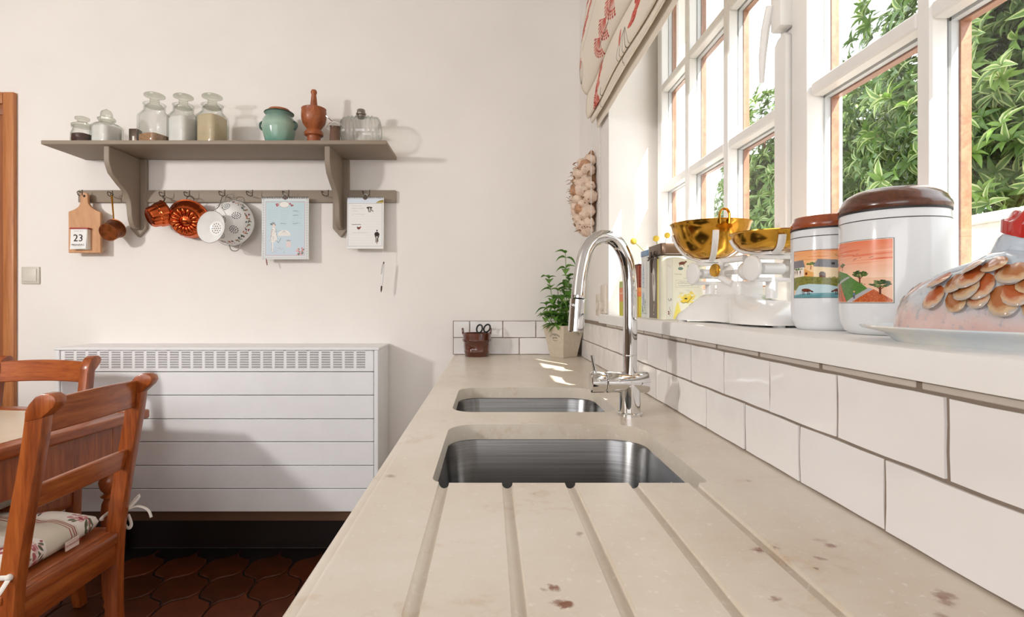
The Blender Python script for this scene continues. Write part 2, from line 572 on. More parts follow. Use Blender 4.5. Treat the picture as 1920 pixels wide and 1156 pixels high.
# ogee tile outline on a 0.19 x 0.16 staggered lattice
TW, TH = 0.19, 0.17
def ogee():
    w2, h2 = TW/2, TH
    q = []
    # quarter edge from (0,h2/1) top point to (w2,0) side point: S-curve, symmetric so that tiles interlock
    for k in range(6):
        t = k/6
        x = w2*(t-0.16*math.sin(2*PI*t))
        y = h2*(1-t-0.16*math.sin(2*PI*t)*0.6)
        q.append((x, y))
    pts = q+[(x, -y) for x, y in [(w2, 0)]+q[:0:-1]]
    pts += [(0, -h2)]+[(-x, -y) for x, y in q[1:]]+[(-w2, 0)]+[(-x, y) for x, y in q[:0:-1]]
    return [(x*0.955, y*0.955) for x, y in pts]
op = ogee()
cx = sum(p[0] for p in op)/len(op)
gt = G()
gt.loft([[(x, y, -0.012) for x, y in op], [(x, y, -0.003) for x, y in op], [(x*.96, y*.96, 0.0) for x, y in op]])
ftile = gt.mesh('floor_tile', sharp=30); ftile.materials.append(MAT['terracotta'])
fo = woff(floor)
rows = 0
for j in range(0, 13):
    for i in range(-15, 1):
        x = i*TW+(TW/2 if j % 2 else 0)-0.10; y = 0.45+j*TH
        if y > YB-.1 or x > -0.05 or x < -2.75: continue
        link('floor_tile', ftile, None, floor, Vector((x, y, random.uniform(-.0015, .001)))-fo)

# wall tiles: two courses above the worktop
TP, TG = 0.1542, 0.0048
gt = G(); gt.box(-TP/2+TG/2, TP/2-TG/2, -0.009, 0.0, 0, 0.0742)
TILES = []
for k in range(4):
    gk = G(); hw = TP/2-TG/2
    def fn(u, v, k=k, hw=hw):
        wob = 0.0006*math.sin(5*u+k*2)+0.0006*math.cos(6*v+k)
        return (-hw+2*hw*u+0.0007*math.sin(9*v+k), -0.0085-wob, 0.0742*v+0.0006*math.sin(7*u+k*1.7))
    gk.grid(fn, 4, 3)
    gk.add([(-hw, 0, 0), (hw, 0, 0), (hw, 0, .0742), (-hw, 0, .0742)], [(0, 1, 2, 3)])
    fr = [gk.v[i] for i in (0, 1, 2, 3, 4, 9, 14, 19, 18, 17, 16, 15, 10, 5)]
    bk = [(x, 0.0, z) for x, y, z in fr]
    gk.loft([fr, bk], cap0=False, cap1=False)
    me = gk.mesh('wall_tile', sharp=50, weld=True, bevel=0); me.materials.append(MAT['tile']); TILES.append(me)
def half_tile(wd, hgt=0.0742):
    me = G().box(-wd/2, wd/2, -0.0085, 0, 0, hgt).mesh('wall_tile', bevel=0.0015, seg=1, sharp=40)
    me.materials.append(MAT['tile']); return me
zr = [CT+0.003, CT+0.0812]
# grout beds
gb = G().box(XW-.0065, XW, -0.9, YB, CT, CT+.1685).build('grout_bed', MAT['grout'], wall_right)
wo = woff(wall_right)
n = 0
for r, off in ((0, 1.0267+TP/2), (1, 1.1037+TP/2)):
    for k in range(-13, 10):
        y = off+k*TP
        if y-TP/2 < -0.85 or y+TP/2 > YB-0.012: continue
        o = link('wall_tile', TILES[(k*3+r) % 4], None, wall_right, Vector((XW, y, zr[r]))-wo)
        o.rotation_euler = (random.uniform(-.004, .004), 0, -PI/2+random.uniform(-.006, .006))
# thin cut strip under the sill
stripme = G().box(-TP/2+.004, TP/2-.004, -0.008, 0, 0, 0.0075).mesh('cut_tile', bevel=0.001, seg=1)
stripme.materials.append(simple('cut tile strip', srgb(205, 196, 186), 0.3))
for k in range(-12, 6):
    y = 1.06+k*TP
    if y > 1.9 or y < -.8: continue
    o = link('cut_tile', stripme, None, wall_right, Vector((XW, y, CT+0.1588))-wo); o.rotation_euler = (0, 0, -PI/2)
# back wall
wb = bpy.data.objects['wall_back']; wbo = woff(wb)
G().box(-0.1685, XW-.0065, YB-.0065, YB, CT, CT+.158).build('grout_bed', MAT['grout'], wb)
xb = -0.1675
for r in (0, 1):
    x = xb
    first = True
    while x < XW-0.02:
        wd = TP if not (r == 1 and first) else TP/2
        wd2 = min(wd, XW-.008-x)
        me = TILES[int(x*50+r) % 4] if abs(wd2-TP) < 1e-4 else half_tile(wd2-TG)
        o = link('wall_tile', me, None, wb, Vector((x+wd2/2, YB, zr[r]))-wbo)
        o.rotation_euler = (random.uniform(-.004, .004), 0, random.uniform(-.008, .008))
        x += wd; first = False

# sill
g = G()
pro = [(.400, ZS-.031), (.400, ZS-.006), (.402, ZS-.002), (.406, ZS), (XWIN+.01, ZS), (XWIN+.01, ZS-.045), (XW, ZS-.045), (XW, ZS-.031)]
g.prism(pro, -0.02, 1.952, 'y')
struct(g.build('trim_1', MAT['white'])).name = 'trim_1'
bpy.data.objects['trim_1'].name = 'trim_1'

# ---- window: two casements of nine panes, white inside and brown outside
win = bpy.data.objects.new('window_1', None); COL.objects.link(win); win.location = (XWIN, (WY0+WY1)/2, ZS); struct(win)
zt = 2.335
def rel(z): return CZ+z
g = G()   # outer frame
g.box(XWIN+.012, .70, WY1-.03, WY1, ZS-.02, zt); g.box(XWIN+.012, .70, WY0, WY0+.03, ZS-.02, zt)
g.box(XWIN+.012, .70, WY0+.03, WY1-.03, zt-.03, zt); g.box(XWIN+.012, .70, WY0+.03, WY1-.03, ZS-.02, ZS+.012)
g.build('window_frame', MAT['white'], win, bevel=.002, seg=1)
g = G(); g.box(XWIN-.006, .685, 1.034, 1.088, ZS+.012, zt-.03).build('mullion', MAT['white'], win, bevel=.004)
cols1 = [(1.14, 1.387), (1.417, 1.661), (1.696, 1.925)]
cols2 = [(.135, .465), (.495, .751), (.777, 1.032)]
rowz = [(rel(.035), rel(.3975)), (rel(.4225), rel(.757)), (rel(.7825), rel(1.117))]
for cols, a, b in ((cols1, 1.088, WY1-.032), (cols2, WY0+.032, 1.0345)):
    x0, x1 = XWIN, .646
    g = G()
    y_lo, y_hi = cols[0][0], cols[-1][1]
    if y_lo-a > .003: g.box(x0, x1, a, y_lo, ZS+.013, zt-.032)
    if b-y_hi > .003: g.box(x0, x1, y_hi, b, ZS+.013, zt-.032)
    g.box(x0, x1, y_lo, y_hi, ZS+.013, rowz[0][0]); g.box(x0, x1, y_lo, y_hi, rowz[-1][1], zt-.032)
    sash = g.build('sash', MAT['white'], win, bevel=.002, seg=1)
    for k in range(2):
        G().box(x0, x1, cols[k][1], cols[k+1][0], rowz[0][0], rowz[-1][1]).build('glazing_bar', MAT['white'], sash, bevel=.003, seg=1)
        for c in cols:
            G().box(x0+.0004, x1-.0004, c[0], c[1], rowz[k][1], rowz[k+1][0]).build('glazing_bar', MAT['white'], sash, bevel=.003, seg=1)
    # brown outer side
    g = G(); x0, x1 = .6465, .657
    yl2, yh2 = y_lo, y_hi
    g.box(x0, x1, a, y_lo+.003, ZS+.013, zt-.032); g.box(x0, x1, y_hi-.003, b, ZS+.013, zt-.032)
    for k in range(2):
        g.box(x0, x1, cols[k][1]-.003, cols[k+1][0]+.003, ZS+.013, zt-.032)
        for c in cols: g.box(x0, x1-.0003, c[0], c[1], rowz[k][1]-.003, rowz[k+1][0]+.003)
    g.build('glazing_spacer', MAT['spacer'], win, sharp=30)
    g = G(); x0, x1 = .6575, .672
    g.box(x0, x1, a, y_lo+.006, ZS+.013, zt-.032); g.box(x0, x1, y_hi-.006, b, ZS+.013, zt-.032)
    g.box(x0, x1, y_lo, y_hi, ZS+.013, rowz[0][0]+.006); g.box(x0, x1, y_lo, y_hi, rowz[-1][1]-.006, zt-.032)
    for k in range(2):
        g.box(x0, x1, cols[k][1]-.006, cols[k+1][0]+.006, rowz[0][0], rowz[-1][1])
        for c in cols: g.box(x0+.0003, x1-.0003, c[0], c[1], rowz[k][1]-.006, rowz[k+1][0]+.006)
    g.build('outer_sash', MAT['brownwood'], win, sharp=30)
    for c in cols:
        for r in rowz:
            G().box(.6395, .6435, c[0]-.004, c[1]+.004, r[0]-.004, r[1]+.004).build('pane', MAT['pane'], sash)
# cover bar with chamfered top and a lever on the meeting stile
g = G()
xa, xb_ = XWIN-.014, XWIN
ya, yb = 1.092, 1.138
ztop = P(0, 70, 1.115).z
g.prism([(ya, ZS+.014), (yb, ZS+.014), (yb, ztop-.012), (yb-.014, ztop), (ya+.010, ztop+.004), (ya, ztop-.006)], xa, xb_, 'x')
bar = g.build('cover_bar', MAT['white'], win, bevel=.002, seg=1)
hz = ztop+.045
g = G(); g.box(XWIN-.03, XWIN, 1.085, 1.125, hz-.035, hz+.05)
hp = g.build('handle_plate', MAT['white'], win, bevel=.006)
g = G(); g.tube([(XWIN-.034, 1.115, hz+.02), (XWIN-.036, 1.13, hz-.02), (XWIN-.036, 1.142, hz-.07), (XWIN-.034, 1.150, hz-.125)], [.008, .0085, .0075, .005], 10)
g.build('handle_lever', MAT['white'], hp)

# ---- wall socket next to the window
so = thing('wall_socket', 'cream double wall socket on the right wall near the sill end', 'socket', (XW, 2.0, CZ+.005))
for k, y in enumerate((1.96, 2.045)):
    g = G(); g.box(XW-.010, XW, y-.041, y+.041, CZ-.05+(.0 if k else .01), CZ+.033+(0 if k else .032))
    g.build('cover_plate', simple('cream plastic', srgb(226, 216, 202), .4), so, bevel=.003)
    g = G(); g.lathe([(.021, 0), (.021, .004), (.017, .005), (.015, .001)], 20, align((XW-.0105, y, CZ-.01), (-1, 0, 0)))
    g.build('socket_insert', simple('cream plastic insert', srgb(214, 204, 190), .4), so)

# ---- light switch on the back wall
sw = thing('light_switch', 'cream light switch on the wall beside the wooden door frame', 'switch', P(59, 516, YB))
g = G(); a = P(43, 532, YB); b = P(76, 500, YB)
g.box(a.x, b.x, YB-.009, YB, a.z, b.z); g.build('switch_frame', simple('beige plastic', srgb(206, 200, 188), .45), sw, bevel=.002)
g = G(); g.box(a.x+.01, b.x-.01, YB-.013, YB-.0085, a.z+.012, b.z-.01); g.build('rocker', simple('beige rocker', srgb(214, 208, 197), .4), sw, bevel=.0015)

# ---- door with wooden casing in the back wall
door = bpy.data.objects.new('door_1', None); COL.objects.link(door); door.location = (-2.62, YB, 0); struct(door)
xr = P(33, 0, YB).x; xi = P(12, 0, YB).x; zt_ = P(0, 175, YB).z
def casing(x0, x1, z0, z1): return G().box(x0, x1, YB-.022, YB, z0, z1)
casing(xi, xr, 0, zt_).build('casing', MAT['door'], door, bevel=.006)
casing(xr-.95, xr-.95+.055, 0, zt_).build('casing', MAT['door'], door, bevel=.006)
G().box(xr-.895, xi, YB-.0219, YB, zt_-.055, zt_).build('casing', wood('door head wood', srgb(150, 88, 44), srgb(184, 116, 66), srgb(200, 134, 82), (1.5, 30, 30), .5, .05), door, bevel=.006)
leaf = G().box(xr-.895, xi, YB-.008, YB, 0.005, zt_-.055).build('door_leaf', MAT['doorleaf'], door)
G().box(xr-.895, xi, YB-.014, YB-.0078, zt_-.105, zt_-.055).build('ledge', MAT['doorleaf'], leaf, bevel=.003)
for x0, x1 in ((xr-.86, xr-.52), (xr-.46, xi-.04)):
    for z0, z1 in ((.15, .95), (1.08, 1.9)):
        G().box(x0, x1, YB-.013, YB-.0078, z0, z1).build('door_panel', MAT['doorleaf'], leaf, bevel=.005)

# ------------------------------------------------------------------ worktop with two sinks
BX0, BX1, BY0, BY1 = -.078, .297, .7205, 1.067
SX0, SX1, SY0, SY1 = -.084, .290, 1.187, 1.53
ZT = CT
g = G()
xe = -.1654
prof = [(XW-.0062, ZT-.030), (xe, ZT-.030), (xe, ZT-.011), (xe+.0015, ZT-.0065), (xe+.0045, ZT-.0035), (xe+.009, ZT-.0022), (xe+.0145, ZT-.0022), (xe+.0165, ZT-.0005), (xe+.019, ZT), (XW-.0062, ZT)]
g.prism(prof, -0.9, YB-.0002, 'y')
slab = g.build('worktop', MAT['stone'], None, local=True, sharp=30)
GX = [-.061, .0244, .109, .1945, .2755]
def cutter(gg):
    me = gg.mesh('cut'); o = bpy.data.objects.new('cut', me); COL.objects.link(o); return o
cuts = []
cuts.append(cutter(G().prism(rrect(BX0, BX1, BY0, BY1, (.022, .012, .065, .055), 8), ZT-.05, ZT+.02)))
cuts.append(cutter(G().prism(rrect(SX0, SX1, SY0, SY1, (.05, .045, .07, .06), 8), ZT-.05, ZT+.02)))
for x in GX:
    T = align((x, -.95, ZT+.0015), (0, 1, -.0012))
    cuts.append(cutter(G().lathe([(.0072, 0), (.0072, .95+.74)], 24, T)))
# tap hole is not cut; the tap stands on the slab
for c in cuts:
    m = slab.modifiers.new('b', 'BOOLEAN'); m.operation = 'DIFFERENCE'; m.object = c; m.solver = 'EXACT'
bpy.context.view_layer.update()
me = bpy.data.meshes.new_from_object(slab.evaluated_get(bpy.context.evaluated_depsgraph_get()))
slab.modifiers.clear(); slab.data = me; me.name = 'worktop'
for p in me.polygons: p.use_smooth = True
me.set_sharp_from_angle(angle=math.radians(30))
while len(me.materials) > 1: me.materials.pop()
for c in cuts: bpy.data.objects.remove(c)
tag(slab, 'beige limestone worktop with drainer grooves and two sink cutouts', 'worktop')

def basin(name, x0, x1, y0, y1, rr, depth, label):
    e = .004
    x0 -= e; x1 += e; y0 -= e; y1 += e
    th = thing(name, label, 'sink', ((x0+x1)/2, (y0+y1)/2, ZT-depth-.03), 'steel sink bowls')
    def rg(d, z, r): return [(x, y, z) for x, y in rrect(x0+d, x1-d, y0+d, y1-d, tuple(max(.01, q-d*.4) for q in rr), 8)]
    z0 = ZT-.0302; zb = z0-depth
    g = G()
    inner = [rg(-.006, z0, 0), rg(0, z0-.0005, 0), rg(.002, z0-.006, 0), rg(.012, zb+.03, 0), rg(.018, zb+.012, 0), rg(.032, zb+.002, 0), rg(.06, zb, 0)]
    outer = [rg(.058, zb-.002, 0), rg(.01, zb-.001, 0), rg(-.002, zb+.03, 0), rg(-.006, z0-.002, 0)]
    g.loft(inner+outer+[inner[0]], cap0=False, cap1=False)
    n = len(inner[0])
    g.add(inner[-1], [tuple(range(n))]); g.add(outer[0], [tuple(range(n))])
    g.build('bowl', MAT['steel'], th, sharp=60, weld=True)
    G().lathe([(.001, .003), (.02, .002), (.028, .006), (.042, .004), (.045, 0)], 28, Matrix.Translation(((x0+x1)/2, (y0+y1)/2, zb+.0005))).build('drain', MAT['chrome'], th)
    return th
big = basin('sink_bowl', BX0, BX1, BY0, BY1, (.03, .03, .068, .058), .17, 'larger steel sink bowl nearest the drainer grooves')
small = basin('sink_bowl', SX0, SX1, SY0, SY1, (.05, .05, .07, .06), .15, 'smaller steel sink bowl behind the larger one')
# overflow plate on the right side of the large bowl
xo = BX1+.004-.006
fr = rrect(.792, .862, ZT-.078, ZT-.045, .012, 5)
g = G(); g.tube([(xo-.004, a, b) for a, b in fr], .0022, 6, closed=True)
g.build('overflow_frame', MAT['chrome'], big)
g = G(); g.prism(rrect(.794, .860, ZT-.076, ZT-.047, .011, 4), xo-.003, xo-.001, 'x'); g.build('overflow_slot', MAT['dark'], big)

# base cabinets under the worktop (their fronts face the room)
MAT['cab'] = simple('cabinet paint', srgb(226, 220, 208), .5, var=.02)
bc = thing('base_cabinet', 'cream base cabinets carrying the limestone worktop', 'cabinet', (.13, .8, 0))
g = G(); g.box(-.13, -.112, -.88, YB-.02, .10, ZT-.031); g.box(.40, .415, -.88, YB-.02, .10, ZT-.031)
g.box(-.112, .40, -.88, -.86, .1, ZT-.031); g.box(-.112, .40, YB-.04, YB-.02, .1, ZT-.031); g.box(-.112, .40, -.86, YB-.04, .1, .118)
g.build('carcass', MAT['cab'], bc)
G().box(-.09, .40, -.86, YB-.03, 0, .10).build('plinth', MAT['cab'], bc)
for k in range(5):
    y0 = -.88+k*.674
    d = G().box(-.15, -.131, y0+.003, y0+.671, .11, ZT-.04).build('cabinet_door', MAT['cab'], bc, bevel=.002, seg=1)
    G().sphere((-.163, y0+.60, .74), .014).build('knob', MAT['chrome'], d)

# ------------------------------------------------------------------ mixer tap
DT = 1.155
tx = P(1181, 0, DT).x
tap = thing('mixer_tap', 'tall chrome mixer tap with arched spout beside the sink bowls', 'tap', (tx, DT, ZT))
T0 = Matrix.Translation((tx, DT, ZT))
G().lathe([(.0265, 0), (.0265, .005), (.025, .007), (.0225, .008), (.0225, .075)], 36, T0).build('base', MAT['chrome'], tap)
zb = P(0, 716, DT).z
xl, xr2 = P(1136, 0, DT).x, P(1215, 0, DT).x
G().lathe([(.0205, 0), (.0225, .002), (.0225, xr2-xl-.003), (.021, xr2-xl-.0005), (.018, xr2-xl)], 36, align((xl, DT, zb), (1, 0, 0))).build('body', MAT['chrome'], tap)
xk = P(1107, 0, DT).x
knob = G().lathe([(.020, 0), (.0225, .002), (.0225, xl-xk-.004), (.021, xl-xk-.001)], 36, align((xk, DT, zb), (1, 0, 0))).build('lever_knob', MAT['chrome'], tap)
ls = Vector((P(1116, 0, DT).x, DT, zb+.021)); le = Vector((P(1108, 0, DT).x, DT-.008, P(0, 664, DT).z))
G().tube([ls, ls.lerp(le, .5), le], [.0042, .0036, .0032], 12).build('lever', MAT['chrome'], knob)
cl = [(1181.5, 712), (1181.5, 640), (1181.5, 560), (1179.5, 516), (1172, 480), (1157, 454), (1136, 443.5), (1114, 450), (1099, 470), (1091, 500), (1086.5, 530), (1084, 556)]
pts = []
for i, (px, py) in enumerate(cl):
    t = max(0, (i-2)/9)
    pts.append(P(px, py, DT-.035*t*t))
pts = catmull(pts, 6)
G().tube(pts, .0148, 20).build('spout', MAT['chrome'], tap, sharp=60)
a = P(1083.6, 560, DT-.035); b = P(1079.5, 622, DT-.036)
hd = G().lathe([(.0148, 0), (.0165, .001), (.0165, (b-a).length-.002), (.0145, (b-a).length), (.012, (b-a).length-.003)], 28, align(a, b-a)).build('spray_head', MAT['chrome'], tap)
mid = a.lerp(b, .2)
G().sphere(mid+Vector((-.012, -.0125, 0)), .0045).build('spray_button', MAT['chrome'], hd)
G().tube([pts[-1]+(pts[-1]-pts[-2]).normalized()*(-.002), a+Vector((0, 0, .001))], .0146, 20).build('spout_joint', MAT['chrome'], hd)
g = G(); g.lathe([(.0150, 0), (.0156, .001), (.0156, .0025), (.0150, .0035)], 28, Matrix.Translation((tx, DT, P(0, 667, DT).z)), cap0=False, cap1=False)
g.build('collar', MAT['chrome'], tap)

# ------------------------------------------------------------------ radiator cover
YR = 2.275
rx0, rx1 = P(103, 0, YR).x, P(709, 0, YR).x
zr0, zr1 = P(0, 960, YR).z, P(0, 651, YR).z
rad = thing('radiator_cover', 'low white radiator cover of horizontal boards with louvred top strip', 'radiator', ((rx0+rx1)/2, (YR+YB)/2, 0))
G().box(rx0-.004, rx1+.004, YR-.002, YB-.001, zr1-.012, zr1).build('top_board', MAT['rad'], rad, bevel=.002, seg=1)
G().box(rx1-.018, rx1, YR, YB-.001, zr0, zr1-.0125).build('side_panel', MAT['rad'], rad, bevel=.002, seg=1)
G().box(rx0, rx0+.018, YR, YB-.001, zr0, zr1-.0125).build('side_panel', MAT['rad'], rad, bevel=.002, seg=1)
G().box(rx0+.019, rx1-.019, YR+.022, YR+.034, zr0+.002, zr1-.014).build('backing', MAT['dark'], rad)
zl = P(0, 697, YR).z
lp = G().box(rx0+.0205, rx1-.0205, YR+.004, YR+.021, zl+.0015, zr1-.0135).build('louvre_panel', MAT['rad'], rad, bevel=.0015, seg=1)
edges = [P(0, y, YR).z for y in (697, 741, 785.5, 828.5, 873, 916.5, 960)]
for a_, b_ in zip(edges[:-1], edges[1:]):
    G().box(rx0+.0205, rx1-.0205, YR+.004, YR+.021, b_+.0015, a_-.0015).build('board', MAT['rad'], rad, bevel=.0018, seg=1)
gl = G()
hw = .0185
gl.add([(-hw, 0, -.0046), (hw, 0, -.0046), (hw, -.0024, .0014), (-hw, -.0024, .0014), (-hw, 0, .0038), (hw, 0, .0038)],
       [(0, 1, 2, 3), (0, 3, 4), (1, 5, 2)], 0)
gl.add([(-hw, -.0024, .0014), (hw, -.0024, .0014), (hw, 0, .0038), (-hw, 0, .0038)], [(0, 1, 2, 3)], 1)
lm = gl.mesh('louvre', sharp=20); lm.materials.append(MAT['rad']); lm.materials.append(simple('louvre interior shade', srgb(96, 94, 94), .8))  # closed upper faces coloured dark for the shade inside the slits
lo = woff(lp)
x_first, x_last = P(80+138*.354, 0, YR).x, P(80+1684*.354, 0, YR).x
for i in range(26):
    for j in range(8):
        x = x_first+(x_last-x_first)*i/25
        z = P(0, 656.8, YR).z-j*.01035
        link('louvre', lm, None, lp, Vector((x, YR+.0039, z))-lo)
G().box(rx0+.02, rx1-.02, YR+.03, YR+.06, zr0-.047, zr0-.0005).build('bottom_rail', simple('brown rail', srgb(104, 74, 52), .6), rad)
for x in (rx0+.15, rx1-.15):
    G().box(x-.02, x+.02, YR+.08, YB-.03, 0, zr0-.048).build('foot', MAT['dark'], rad)
g = G(); g.box(rx0+.03, rx1-.03, YR+.07, YB-.01, zr0-.04, zr1-.1).build('radiator_body', MAT['dark'], rad)
# near-black strip on the back wall, painting the shade under the radiator
struct(G().box(xr, -.135, YB-.012, YB, 0, .215).build('shade_strip_back', simple('dark brown painted shade', srgb(34, 20, 14), .5)))

# ------------------------------------------------------------------ wall shelf with hook rail
zs0, zs1 = CZ+.6675, CZ+.6855
sx0, sx1 = -1.8925, -.4325
sh = thing('wall_shelf', 'long greige wooden wall shelf with two scrolled brackets and a hook rail', 'shelf', ((sx0+sx1)/2, YB, zs0))
G().box(sx0, sx1, 2.257, YB, zs0, zs1).build('shelf_board', MAT['greige'], sh, bevel=.004)
zra, zrb = P(0, 379, 2.488).z, P(0, 356, 2.488).z
rail = G().box(P(146, 0, 2.488).x, P(742, 0, 2.488).x, 2.488, YB, zra, zrb).build('rail', MAT['greige'], sh, bevel=.003)
prof = [(2.28, .6672), (2.28, .61), (2.285, .590), (2.302, .556), (2.328, .538), (2.352, .521), (2.380, .505), (2.400, .488), (2.414, .468), (2.421, .449), (2.424, .425), (2.426, .40), (2.431, .375), (2.442, .352), (2.458, .341), (2.486, .338), (2.486, .6672)]
for xc in (-1.632, -.690):
    g = G(); g.prism([(y, CZ+z) for y, z in prof], xc-.0115, xc+.0115, 'x')
    br = g.build('bracket', MAT['greige'], sh, bevel=.002, seg=1)
    h = .0375
    g = G(); g.prism([(xc-h, zs0), (xc-h, CZ+.345), (xc, CZ+.303), (xc+h, CZ+.345), (xc+h, zs0)], 2.4865, YB, 'y')
    g.build('bracket_backboard', MAT['greige'], br, bevel=.003, seg=1)

HY = 2.45
def hook(px, py, metal='iron', down=14):
    """square bent cup hook; (px,py) where the shank meets the rail"""
    a = P(px, py, 2.489)
    pts = [a+Vector((0, 0, 0)), a+Vector((0, -.020, 0)), a+Vector((0, -.024, -.004)), a+Vector((.006, -.026, -.018)), a+Vector((.026, -.034, -.026)), a+Vector((.036, -.040, -.022)), a+Vector((.037, -.042, .002))]
    o = G().tube(pts, .0019, 8).build('cup_hook', MAT[metal], rail)
    return a+Vector((.026, -.034, -.024))      # bearing point
hk = {}
for name, px, py in (('board', 152, 360), ('pan', 208, 361), ('mould', 304, 361), ('bundt', 350, 361), ('colander', 415, 360), ('free1', 466, 360), ('cal', 533, 360), ('free2', 606, 360), ('pad', 682, 360)):
    hk[name] = hook(px, py)

# -- cutting board with tear-off calendar
def P2(px, py, D=2.455): return P(px, py, D)
cb = thing('cutting_board', 'wooden paddle board with a day calendar showing 23', 'board', P2(160, 475))
out = [(130, 474), (190, 474), (190, 398), (181, 394), (172, 388), (167, 381), (166, 374), (166, 366), (163, 362), (157, 361), (153, 363), (152, 368), (152, 380), (148, 388), (140, 393), (130, 397)]
oc = catmull([(P2(x, y).x, P2(x, y).z, 0) for x, y in out[2:]], 3)
poly = [(P2(130, 474).x, P2(130, 474).z), (P2(190, 474).x, P2(190, 474).z)]+[(p.x, p.y) for p in oc]
g = G(); g.prism(poly, 2.449, 2.463, 'y')
g.build('board', wood('pale beech board', srgb(186, 132, 88), srgb(202, 150, 106), srgb(212, 164, 122), (14, 14, 3), .55, 0), cb, bevel=.0015, seg=1)
c = P2(159, 366.5)
G().lathe([(.0055, 0), (.0055, .0008)], 16, align((c.x+.002, 2.4482, c.z-.003), (0, 1, 0))).build('hanging_hole', MAT['dark'], cb)
bx0, bx1 = P2(141, 0).x, P2(172, 0).x; bz0, bz1 = P2(0, 468).z, P2(0, 428).z
blk = G().box(bx0+.004, bx1, 2.428, 2.4488, bz0, bz1-.006).build('calendar_block', MAT['paper'], cb)
G().box(bx0-.003, bx1+.005, 2.424, 2.4488, bz1-.007, bz1).build('calendar_header', simple('red header strip', srgb(164, 52, 46), .5), blk, bevel=.002)
cv = Canvas(200, 260, (238, 238, 236))
rnd = random.Random(3)
for y in (18, 28): cv.scribble(40, y, 120, 2.5, 2, (150, 150, 150), .6, rnd)
for y in (218, 228, 238): cv.scribble(45, y, 110, 2, 1.5, (160, 160, 160), .6, rnd)
g = G(); g.grid(lambda u, v: (bx0+.001+(bx1-bx0-.003)*u, 2.4275-.006*(1-v)*(u*.2+.8)*(1-v)-.0004, bz0-.001+(bz1-.006-bz0)*v+.004*u*(1-v)*(1-v)), 6, 6)
pg = g.build('calendar_page', cv.material('calendar page', .8), blk, sharp=180)
po = woff(blk); xm = (bx0+bx1)/2-.001; 
def TM(x, y, z): return Matrix(((1, 0, 0, x), (0, 0, -1, y), (0, 1, 0, z), (0, 0, 0, 1)))
text_part('date_lettering', '23', .046, TM(xm-po.x, 2.4245-po.y, (bz0+bz1)/2-po.z), MAT['ink'], blk)
text_part('date_lettering', 'MAANDAG', .0115, TM(xm-po.x, 2.4228-po.y, bz0+.019-po.z), MAT['ink'], blk)

# -- copper saucepan hanging from its brass handle
pn = thing('copper_saucepan', 'small tarnished copper saucepan with brass handle hanging beside the paddle board', 'pan', P(212, 462, 2.44))
c0, c1 = P(202, 436, 2.385), P(217, 428, 2.440)
d = (c1-c0)
R = .040; L = d.length
G().lathe([(.001, 0), (R-.003, 0), (R, .003), (R+.002, L-.002), (R+.005, L), (R+.0035, L+.001), (R, L-.002), (R-.002, .004), (.001, .003)], 36, align(c0, d)).build('pan_body', MAT['oldcopper'], pn)
hh = P(209.5, 366, 2.45)
hp0 = P(213.5, 414, 2.434)
G().tube([hp0+Vector((0, 0, -.012)), hp0, hp0.lerp(hh, .5), hh], [.005, .004, .0048, .0058], 10, flat=.55).build('handle', MAT['brass'], pn)
G().tube([hh+Vector((.006*math.cos(a), 0, .006*math.sin(a)+.004)) for a in [2*PI*k/12 for k in range(12)]], .0018, 6, closed=True).build('handle_eye', MAT['iron'], pn)

# -- copper moulds
def mould(lobes, amp): return lambda a, z: 1+amp*math.cos(lobes*a)
m1 = thing('copper_mould', 'small fluted copper mould hanging sideways beside the shelf bracket', 'mould', P(297, 426, 2.44), 'copper moulds')
cr, cs = P(312, 399, 2.435), P(281, 408, 2.385)
ax = cs-cr
fl = lambda a, z: 1+(0.035*math.cos(12*a) if .012 < z < .075 else 0)
G().lathe([(.056, .002), (.060, 0), (.0605, .003), (.056, .006), (.0545, .014), (.052, .035), (.050, .037), (.0505, .041), (.047, .044), (.044, .066), (.040, .074), (.030, .079), (.018, .076), (.001, .076)], 72, align(cr, ax), cap0=False, flute=fl).build('mould_body', MAT['copper'], m1)
b = hk['mould']
G().tube([cr+Vector((-.012, 0, .052)), cr+Vector((-.004, -.004, .066)), P(306, 371, 2.452), P(305.5, 366, 2.452)], .0028, 8).build('hanging_tab', MAT['iron'], m1)

m2 = thing('copper_mould', 'round copper ring mould with petal pattern hanging next to the white funnel', 'mould', P(352, 444, 2.45), 'copper moulds')
cr, cs = P(356, 410, 2.452), P(343, 418, 2.385)
ax = cs-cr
G().lathe([(.088, .0), (.091, .001), (.0905, .006), (.086, .009), (.083, .024), (.080, .028), (.078, .034), (.069, .046), (.066, .049)], 96, align(cr, ax), cap0=False, cap1=False, flute=lambda a, z: 1+(.02*math.cos(24*a) if .01 < z < .046 else 0)).build('mould_body', MAT['copper'], m2)
g = G()
A = align(cr+ax.normalized()*.046, ax)
for k in range(16):
    a = 2*PI*k/16
    g.sphere((0, 0, 0), (.0205, .0085, .009), 10, 6, 0, A @ Matrix.Rotation(a, 4, 'Z') @ Matrix.Translation((.043, 0, .003)))
g.lathe([(.067, .002), (.060, .004), (.030, .001), (.022, .003), (.017, .008), (.006, .011), (.001, .0115)], 48, A, cap0=False)
g.build('petal_top', MAT['copper'], m2)
rc = P(357, 374, 2.45)
G().tube([rc+Vector((.0165*math.cos(a), -.006*math.sin(a), .0165*math.sin(a))) for a in [2*PI*k/20 for k in range(20)]], .0017, 6, closed=True).build('hanging_ring', MAT['iron'], m2)

